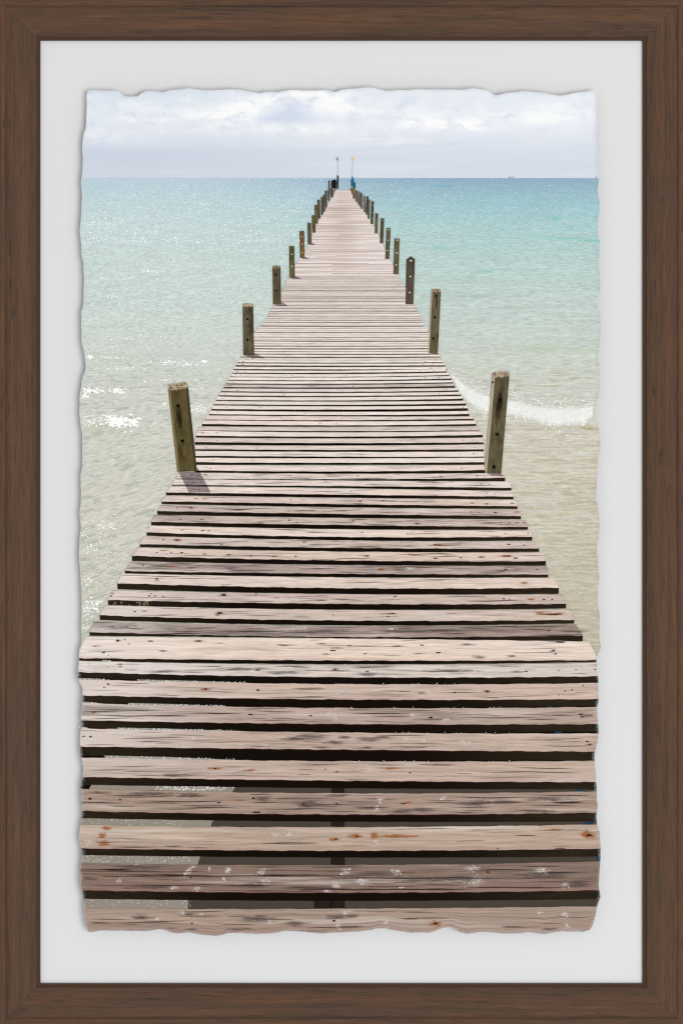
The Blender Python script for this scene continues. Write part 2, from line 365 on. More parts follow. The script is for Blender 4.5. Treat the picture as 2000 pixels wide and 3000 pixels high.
PMATS = [PLANK, NAIL, RUST, DARK, WHITE, CRACK, SCUFF]
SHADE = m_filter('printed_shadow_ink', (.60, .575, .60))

# ------------------------------------------------------------------ wall behind
nw = Nd('plaster_wall'); wx_, wy_ = nw.px()
wn = nw.noise(nw.vec(nw.mul(wx_, .02), nw.mul(wy_, .02), 0), 5)
WALL = nw.out(nw.scale(rgb(214,212,208), nw.math('MULTIPLY_ADD', nw.sub(wn, .5), .08, 1.0)), .9, .1)
wl = mesh_obj('wall', [(-1.5, .016, -1.5), (1.5, .016, -1.5), (1.5, .016, 1.5), (-1.5, .016, 1.5)], [(0, 1, 2, 3)], [WALL], None)
wl.location = (0, 0, CZ); wl['kind'] = 'structure'

# ------------------------------------------------------------------ picture frame
WOOD, LIP, MAT = m_wood(), m_lip(), m_mat()
def F(o, h, side, t):            # o px in from the outer edge, h metres over the mat, t along the rail (0..1 between mitres)
    k = (D-h)/D
    a = lerp(o, (2000 if side in 'tb' else 3000)-o, t)
    x, y = {'t': (a, o), 'b': (a, 3000-o), 'l': (o, a), 'r': (2000-o, a)}[side]
    return ((x-1000)*S*k, -h, (1500-y)*S*k), a
PROF = [(-2,-.014),(-2,.0060),(0,.0070),(3,.0076),(9,.0078),(14,.0076),(16.5,.0070),(18,.0066),(20,.0070),(23,.0076),(30,.0078),(45,.0076),(62,.0071),(80,.0063),(96,.0054),(104,.0049),(107,.0046),(108.0,.0044),(108.2,.0034)]
LPROF = [(108.2,.0033),(109.5,.0033),(117.8,.0029),(119.2,.0026),(119.6,.0020),(119.6,-.001)]
def rail(side):
    def build(name, prof, mat, parent, n):
        vs, uv = [], []
        for o, h in prof:
            for i in range(n+1):
                p, a = F(o, h, side, i/n)
                g = .22*S*(1 if i == 0 else -1 if i == n else 0)      # hairline mitre joint
                p = (p[0]+(g if side in 'tb' else 0), p[1], p[2]-(g if side in 'lr' else 0))
                vs.append(p); uv.append((a, o))
        fs = []
        for r in range(len(prof)-1):
            for i in range(n):
                q = (r*(n+1)+i, (r+1)*(n+1)+i, (r+1)*(n+1)+i+1, r*(n+1)+i+1)
                fs.append(q if side in 'tr' else q[::-1])
        ob = mesh_obj(name, vs, fs, [mat], parent, uv)
        return ob
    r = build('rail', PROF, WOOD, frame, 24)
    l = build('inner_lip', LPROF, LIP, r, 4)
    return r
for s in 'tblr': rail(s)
mesh_obj('mat_board', [(-890*S, 0, -1390*S), (890*S, 0, -1390*S), (890*S, 0, 1390*S), (-890*S, 0, 1390*S)], [(0, 1, 2, 3)], [MAT], frame)
bk = [(sx*985*S, yy, sz*1485*S) for yy in (.004, .010) for sx, sz in ((-1,-1),(1,-1),(1,1),(-1,1))]
mesh_obj('backing_board', bk, [(0,1,2,3),(7,6,5,4),(0,4,5,1),(1,5,6,2),(2,6,7,3),(3,7,4,0)], [m_flat('brown_backing_card', (120,96,70))], frame)

# ------------------------------------------------------------------ paper sheet
NU, NV = 150, 260
pp, ff = region(XL, XR, YT, YB, NU, NV)
ring = [j for j in range(NU)] + [i*(NU+1)+NU for i in range(NV)] + [NV*(NU+1)+NU-j for j in range(NU)] + [(NV-i)*(NU+1) for i in range(NV)]
vs = [W(x, y, -1) for x, y, u, v in pp]
base = len(vs); K = len(ring)
for g, th in ((1.0, .0005), (-1.2, .0013)):
    for q in ring:
        x, y, u, v = pp[q]; dx = (x-1000)/760; dy = (y-1498)/1235
        m = max(abs(dx), abs(dy)); dx = dx/m if abs(dx) > .96*m else 0; dy = dy/m if abs(dy) > .96*m else 0
        w = W(x+dx*g, y+dy*g, 0); vs.append((w[0], w[1]+th, w[2]))
vs_c = len(vs); vs.append((0, -H0+.0013, 0))
for a in range(K):
    b = (a+1) % K
    ff.append((ring[a], ring[b], base+b, base+a)); ff.append((base+a, base+b, base+K+b, base+K+a))
    ff.append((base+K+a, base+K+b, vs_c))
mesh_obj('paper_sheet', vs, ff, [m_paper()], prnt)
# stand-off block that carries the sheet above the mat
bx = [(sx*600*S, yy, sz*1080*S) for yy in (-H0+.0013, -.0001) for sx, sz in ((-1,-1),(1,-1),(1,1),(-1,1))]
mesh_obj('mounting_block', bx, [(0,1,2,3),(7,6,5,4),(0,4,5,1),(1,5,6,2),(2,6,7,3),(3,7,4,0)], [m_flat('white_foam_card', (225,225,222), .03)], prnt)

HZ = lambda x: 520.3+.0011*(x-240)*0.9
ink_sheet('sky', SKY, XL, XR, YT, HZ, 150, 26, 0, prnt)
ink_sheet('sea', SEA, XL, XR, HZ, YB, 150, 230, 0, prnt)
# torn fibrous border
bv, bf, bu = [], [], []
for i, q in enumerate(ring):
    x, y, u, v = pp[q]
    ix = x+(17 if u < .001 else -17 if u > .999 else 0); iy = y+(17 if v < .001 else -17 if v > .999 else 0)
    if u < .001 or u > .999: iy = min(max(iy, YT(ix)+17), YB(ix)-17)
    else: ix = min(max(ix, XL(iy)+17), XR(iy)-17)
    bv += [W(x, y, 30), W(ix, iy, 30)]; bu += [(i/K, 0), (i/K, 1)]
for i in range(K):
    j = (i+1) % K; bf.append((2*i, 2*i+1, 2*j+1, 2*j))
mesh_obj('deckle_edge', bv, bf, [m_deckle()], prnt, bu)

# ------------------------------------------------------------------ glints and foam on the printed sea
def blob(cx, cy, a, b, n=6):
    ph = R.uniform(0, 6.28)
    return [(cx+a*R.uniform(.6, 1.15)*math.cos(ph+6.283*i/n), cy+b*R.uniform(.6, 1.15)*math.sin(ph+6.283*i/n)) for i in range(n)]
pierL = interp([(557,985),(588,967),(616,952),(649,931.6),(690,914),(735,895),(776,865),(839,832),(893,803),(931,781),(974,747),(1043,708),(1085,684),(1126,659),(1175,631),(1217,605),(1262,577),(1384,524),(1451,486),(1571,422),(1680,358),(1729,330),(1820,276),(1866,251),(1930,225)])
pierR = interp([(557,1026),(588,1044),(608,1061),(654,1090),(678,1104),(719,1122),(770,1148),(811,1168),(831,1181),(893,1212),(923,1227),(977,1255),(1066,1298),(1124,1328),(1217,1381),(1262,1411),(1384,1472),(1465,1510),(1556,1555),(1692,1620),(1785,1666),(1878,1724),(1934,1748)])
def stacked(polys, base):
    cell, lay = {}, []
    bb = [(min(p[0] for p in q), min(p[1] for p in q), max(p[0] for p in q), max(p[1] for p in q)) for q in polys]
    for i, b in enumerate(bb):
        keys = [(gx, gy) for gx in range(int(b[0]//24), int(b[2]//24)+1) for gy in range(int(b[1]//24), int(b[3]//24)+1)]
        used = {lay[j] for k_ in keys for j in cell.get(k_, ()) if bb[j][0] <= b[2] and b[0] <= bb[j][2] and bb[j][1] <= b[3] and b[1] <= bb[j][3]}
        l_ = 0
        while l_ in used: l_ += 1
        lay.append(l_)
        for k_ in keys: cell.setdefault(k_, []).append(i)
    return [base+.05*l_ for l_ in lay]
gl = []
def free(x, y): return XL(y)+4 < x < XR(y)-4 and not (pierL(y)-6 < x < pierR(y)+6)
def glint(x, y, s):
    if free(x, y) and y < 1900: gl.append(blob(x, y, s*R.uniform(.8, 1.7), s*R.uniform(.5, .9), 5))
for _ in range(2300):                            # glitter towards the horizon
    y = 524+R.random()**1.5*190; x = R.uniform(240, 1010)
    if R.random() < 1-.35*(x-240)/770: glint(x, y, R.uniform(.7, 1.1)+(y-520)/150*R.choice((.25, .4, .6, 1.5)))
for _ in range(420):
    y = 524+R.random()**1.3*260; x = 1010+R.random()**1.6*740
    glint(x, y, R.uniform(.5, 1.2)+(y-520)/400)
for _ in range(520):
    y = R.uniform(600, 1120); x = 240+R.random()**1.2*700
    glint(x, y, R.uniform(.8, 1.8))
for _ in range(90): glint(R.uniform(1100, 1740), R.uniform(700, 1100), R.uniform(.7, 1.5))
for cx, cy, wx, wy, k, s in [(285,655,45,4,26,2.6),(360,640,20,4,8,2.2),(590,597,50,3,20,1.8),(860,617,22,2,16,2.0),(385,706,40,3,20,2.2),(280,692,20,2,8,2),(435,795,25,4,22,2.6),(300,815,8,3,6,2.6),(510,763,4,3,5,3),(325,868,18,2,9,2.6),(560,859,20,2,10,2.2),(640,810,20,2,12,2),(630,730,60,4,24,1.5),(730,790,50,5,24,1.4),(780,700,60,4,30,1.5),(700,930,20,2,8,2),(370,993,22,3,10,3),(420,985,20,3,8,2.4),
    (259,1045,7,4,14,4.2),(310,1046,26,4,20,3),(370,1050,30,3,10,2.4),(370,1078,25,3,12,3),(490,1062,32,5,26,3.2),(560,1070,26,4,20,3),(597,1059,8,3,10,4),(340,1080,60,2,14,2),(485,1112,12,2,12,2.6),(424,1117,4,2,5,3),(265,1146,24,6,60,3.4),(348,1144,20,6,46,3.6),(250,1160,14,5,30,3.4),(560,1139,30,2,8,2.2),(400,1139,30,2,7,2),
    (585,1196,34,6,60,2.6),(590,1205,24,4,30,3),(480,1184,6,4,8,3),(272,1232,34,12,90,2.4),(548,1140,20,2,6,2),(620,1010,20,3,8,2.2),(660,1040,25,3,12,2.2)]:
    for _ in range(k): glint(R.gauss(cx, wx*.7), R.gauss(cy, wy*.7), s*R.uniform(.5, 1.15))
for _ in range(330):                             # speckle near the left shore
    y = R.uniform(1500, 1870); x = 240+R.random()**1.6*150
    glint(x, y, R.uniform(.9, 2.6))
for cx, cy, wx, wy, k in [(270,1780,30,16,80),(280,1765,20,10,40),(300,1540,30,9,30),(265,1605,16,8,14),(270,1700,25,12,22),(260,1850,15,20,26),(330,1545,16,6,12)]:
    for _ in range(k): glint(R.gauss(cx, wx*.7), R.gauss(cy, wy*.7), R.uniform(1.2, 3.2))
for y0, xa, xb, k in [(2056,310,640,70),(2131,350,640,80),(2214,315,650,80),(2140,1015,1360,16),(2222,1000,1230,16),(2004,590,690,20),(2060,640,900,16)]:
    for _ in range(k):
        x = R.uniform(xa, xb); gl.append(blob(x, y0+(x-300)*.020+R.uniform(-1, 3.5), R.uniform(1, 3), R.uniform(.7, 1.6), 5))
g_ = ink_polys('sun_glint', gl, [SPARK], prnt, stacked(gl, 4.5)); g_['kind'] = 'stuff'
fo = []
crest = interp([(1325,1112),(1365,1152),(1400,1176),(1440,1190),(1500,1196),(1560,1210),(1620,1222),(1700,1219),(1746,1204)])
thick = interp([(1325,16),(1400,34),(1470,30),(1520,24),(1580,30),(1640,34),(1710,30),(1746,18)])
clump = wob(.42, 95, 777)
for _ in range(1900):
    x = 1322+R.random()*424; y = crest(x)+(R.gauss(.02, .55)+.35*clump(x*1.7+40))*thick(x)
    if free(x, y) and R.random() < .40+.55*clump(x)+.35*clump(x*.6+y*2.2): fo.append(blob(x, y, R.uniform(1.2, 4.2), R.uniform(.9, 2.4), 6))
for _ in range(120):
    x = R.uniform(1325, 1740); y = crest(x)-R.uniform(10, 60)
    if free(x, y): fo.append(blob(x, y, R.uniform(1.5, 4), R.uniform(1, 2), 6))
ink_polys('breaking_wave', fo, [FOAM], prnt, stacked(fo, 2.5))
nf = Nd('foam_veil_ink'); fx_, fy_ = nf.px(KP); fu, fv = nf.uv()
f1 = nf.noise(nf.vec(nf.mul(fx_, 1/20), nf.mul(fy_, 1/11), 0), 6, .78, 1.0, .8)
fe = nf.mul(nf.mul(nf.sstep(fv, 0, .35), nf.sstep(fv, 1, .6)), nf.mul(nf.sstep(fu, 0, .06), nf.sstep(fu, 1, .97)))
fa = nf.mul(nf.sstep(nf.math('MULTIPLY_ADD', nf.sub(fe, .5), .50, f1), .45, .60), nf.mul(fe, .90))
ink_sheet('foam_veil', nf.ink(rgb(240,240,235), fa), lambda y: 1318, lambda y: XR(y)-2, lambda x: crest(x)-1.5*thick(x), lambda x: crest(x)+1.5*thick(x), 60, 8, 2, prnt)
fo = []
for _ in range(170):
    x, y = R.gauss(345, 19), R.gauss(1235, 8); fo.append(blob(x, y, R.uniform(2, 6.5), R.uniform(1.5, 4), 7))
for _ in range(40):
    x, y = R.gauss(395, 8), R.gauss(1237, 7); fo.append(blob(x, y, R.uniform(2, 5), R.uniform(2, 4), 7))
ink_polys('foam_patch', fo, [SPARK], prnt, stacked(fo, 2.5))
for bx0, bw in ((1488, 10), (1499, 6), (1742, 6)):
    ink_polys('boat', [[(bx0, 521), (bx0+1, 517.5), (bx0+bw*.4, 518), (bx0+bw*.5, 515), (bx0+bw*.6, 518), (bx0+bw, 518.5), (bx0+bw-1, 521)]], [m_flat('distant_boat_ink', (150,168,190), .05)], prnt, 2)

# ------------------------------------------------------------------ what lies under the near planks
SANDL = m_flat('sunlit_sand_ink', (146,137,126), .40, 6, 4); SANDD = m_flat('shaded_sand_ink', (72,65,58), .16, 8, 6)  # one sand in two tones: sunlight and shade put into the colour
UND = m_flat('under_deck_shade_ink', (20,15,11), .15)  # dark sheet that paints the shade beneath the deck
ink_sheet('under_deck_shade', UND, lambda y: max(XL(y), 236), XR, lambda x: 1960, lambda x: 2700, 20, 60, 5, prnt)
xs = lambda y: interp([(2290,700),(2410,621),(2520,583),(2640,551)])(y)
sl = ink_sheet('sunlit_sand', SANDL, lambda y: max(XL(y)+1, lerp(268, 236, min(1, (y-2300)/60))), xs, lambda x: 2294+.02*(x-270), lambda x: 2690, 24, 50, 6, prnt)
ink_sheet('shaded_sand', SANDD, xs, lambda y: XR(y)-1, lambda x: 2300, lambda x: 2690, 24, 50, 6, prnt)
gl2 = []
for _ in range(240):
    x = R.gauss(555, 60); y = 2303+.02*(x-460)+R.uniform(-5, 10)
    if 455 < x < 690: gl2.append(blob(x, y, R.uniform(.8, 2.8), R.uniform(.7, 1.6), 5))
for _ in range(260):
    y = R.choice((2405, 2512, 2515, 2645))+R.uniform(-9, 14); x = R.uniform(242, 560)
    gl2.append(blob(x, y, R.uniform(.6, 1.6), R.uniform(.6, 1.3), 5))
o_ = ink_polys('sand_glint', gl2, [SPARK], prnt, stacked(gl2, 7)); o_['kind'] = 'stuff'
ink_polys('support_beam', [[(970, 2300), (1008, 2300), (1010, 2450), (1010, 2660), (1008, 2700), (968, 2700)], [(920, 2636), (970, 2636), (970, 2670), (920, 2670)]], [m_flat('beam_ink', (38,31,27), .3, 10, 8)], prnt, 8)
BLUE = m_flat('blue_paint_ink', (28,62,84), .12)
for q in ([(1712,2404),(1732,2404),(1740,2418),(1716,2418)], [(1744,2508),(1757,2508),(1757,2525),(1749,2525)], [(1684,2310),(1706,2310),(1706,2320),(1684,2320)], [(1652,2222),(1676,2222),(1676,2231),(1652,2231)], [(1624,2140),(1644,2140),(1644,2150),(1624,2150)], [(1600,2068),(1616,2068),(1616,2076),(1600,2076)]):
    ink_polys('blue_post', [q], [BLUE], prnt, 9)

# ------------------------------------------------------------------ planks
# xtl xtr xbl xbr | top l c r | bottom l c r | dark l c r | tint | wear
T = [
(0,9e3,0,9e3, 2662,2662,2655, 2790,2790,2790, 2790,2790,2790, (182,163,151), .45),
(0,9e3,0,9e3, 2529,2534,2524, 2608,2615,2608, 2633,2639,2634, (150,129,119), 1.0),
(0,9e3,0,9e3, 2417,2423,2415, 2485,2492,2486, 2505,2512,2509, (200,180,165), .05),
(0,9e3,0,9e3, 2311,2324,2318, 2376,2386,2381, 2397,2407,2406, (178,158,147), .75),
(0,9e3,0,9e3, 2219,2230,2229, 2276,2287,2291, 2299,2309,2312, (203,185,175), .25),
(0,9e3,0,9e3, 2134,2146,2149, 2187,2196,2202, 2213,2224,2228, (201,182,171), .40),
(0,9e3,0,9e3, 2060,2074,2071, 2110,2121,2121, 2131,2143,2143, (190,171,162), .65),
(0,9e3,0,9e3, 1991,2004,2001, 2037,2049,2048, 2059,2070,2068, (208,190,180), .25),
(0,9e3,0,9e3, 1936,1949,1942, 1969,1984,1981, 1987,2001,2000, (219,211,207), .50),
(251,1724,225,1752, 1866,1871,1879, 1928,1935,1934, 1936,1946,1940, (233,219,209), .0),
(276,1686,263,1706, 1820,1834,1829, 1852,1866,1862, 1863,1870,1879, (168,152,147), .95),
(309,1666,293,1681, 1773,1787,1786, 1803,1818,1816, 1817,1832,1827, (210,196,188), .25),
(330,1647,317,1657, 1730,1741,1743, 1758,1769,1769, 1773,1786,1783, (204,190,184), .35),
(358,1620,344,1636, 1680,1692,1692, 1709,1723,1722, 1727,1740,1740, (224,210,201), .05),
(384,1600,367,1605, 1644,1656,1657, 1673,1681,1683, 1680,1691,1692, (178,164,160), .90),
(409,1592,387,1598, 1605,1616,1619, 1629,1642,1644, 1644,1655,1657, (216,201,192), .30),
(422,1574,410,1578, 1571,1583,1589, 1594,1605,1607, 1603,1616,1617, (207,194,188), .45),
(441,1555,430,1558, 1541,1551,1556, 1560,1573,1572, 1570,1583,1584, (226,213,206), .05),
(455,1541,443,1545, 1509,1518,1525, 1529,1538,1544, 1539,1550,1552, (200,187,181), .50),
(473,1521,461,1525, 1479,1487,1493, 1497,1506,1512, 1508,1517,1521, (200,187,182), .55),
(486,1510,474,1515, 1452,1459,1465, 1469,1477,1483, 1477,1486,1491, (214,201,194), .20),
(501,1500,487,1503, 1425,1432,1438, 1443,1449,1455, 1451,1458,1463, (226,214,208), .05),
(512,1490,505,1497, 1404,1408,1411, 1421,1424,1429, 1424,1430,1439, (220,208,203), .25),
(524,1472,514,1479, 1384,1388,1386, 1402,1404,1400, 1404,1408,1410, (216,203,197), .30),
(574,1416,573,1421, 1362,1365,1362, 1378,1381,1377, 1384,1389,1386, (222,208,202), .20),
(573,1416,573,1418, 1341,1343,1341, 1354,1356,1354, 1362,1362,1362, (226,213,207), .10),
(573,1416,573,1416, 1321,1324,1323, 1335,1338,1338, 1341,1343,1341, (224,212,206), .15),
(572,1416,572,1416, 1304,1306,1302, 1316,1318,1316, 1321,1324,1323, (214,201,196), .40),
(572,1414,571,1416, 1282,1286,1282, 1295,1298,1296, 1303,1305,1302, (210,197,192), .40),
(577,1405,574,1413, 1262,1267,1263, 1276,1279,1274, 1282,1284,1282, (226,214,207), .05),
(584,1398,580,1403, 1249,1252,1250, 1261,1263,1262, 1262,1267,1263, (205,192,188), .50),
(597,1390,592,1394, 1231,1235,1232, 1242,1246,1242, 1249,1250,1248, (226,214,208), .10),
(606,1383,601,1387, 1217,1220,1221, 1229,1231,1227, 1231,1234,1232, (218,206,200), .30),
(619,1368,613,1374, 1203,1207,1204, 1213,1216,1213, 1217,1220,1219, (228,217,211), .10),
(625,1367,620,1370, 1189,1191,1189, 1198,1200,1196, 1203,1206,1204, (226,216,210), .15),
(631,1360,627,1364, 1175,1178,1174, 1184,1186,1182, 1187,1190,1188, (224,213,207), .25),
(637,1352,633,1356, 1162,1164,1161, 1171,1173,1168, 1174,1176,1174, (230,220,214), .05),
(645,1346,641,1350, 1150,1152,1148, 1158,1160,1156, 1162,1163,1160, (224,214,209), .20),
(653,1337,648,1342, 1138,1140,1137, 1146,1148,1144, 1149,1151,1148, (216,206,201), .45),
(659,1328,655,1332, 1127,1128,1124, 1134,1135,1131, 1137,1139,1136, (200,188,184), .60),
(667,1324,663,1327, 1116,1117,1114, 1123,1124,1120, 1126,1127,1123, (230,222,216), .10),
(672,1320,669,1322, 1105,1106,1102, 1113,1114,1109, 1115,1117,1113, (230,221,216), .10),
(680,1312,676,1315, 1095,1096,1092, 1103,1104,1099, 1105,1106,1102, (226,217,212), .20),
(685,1304,682,1308, 1085,1086,1081, 1092,1092,1088, 1095,1096,1092, (228,220,214), .15)]
a0, st = 1/(1085-521.0), .306e-4
for k in range(56):
    q = a0+st*(k+1+R.uniform(-.18, .18)); y = 521+1/q; pit = st/(q*q)
    fr = R.uniform(.60, .80); tl = -min(1.5, pit*.12)
    ca = R.uniform(-.4, .4)
    xl, xr = pierL(y)+R.uniform(-2.5, 1.5), pierR(y)+R.uniform(-1.5, 2.5)
    bb = R.choice((0, 0, 0, -14, -8, 4))
    T.append((xl, xr, xl-pit*.4, xr+pit*.4, y+tl+ca, y, y+tl-ca, y+tl+pit*fr, y+pit*fr, y+tl+pit*fr, y+tl+pit*1.03, y+pit*1.03, y+tl+pit*1.03,
              (229+bb, 220+bb, 214+bb), .1))
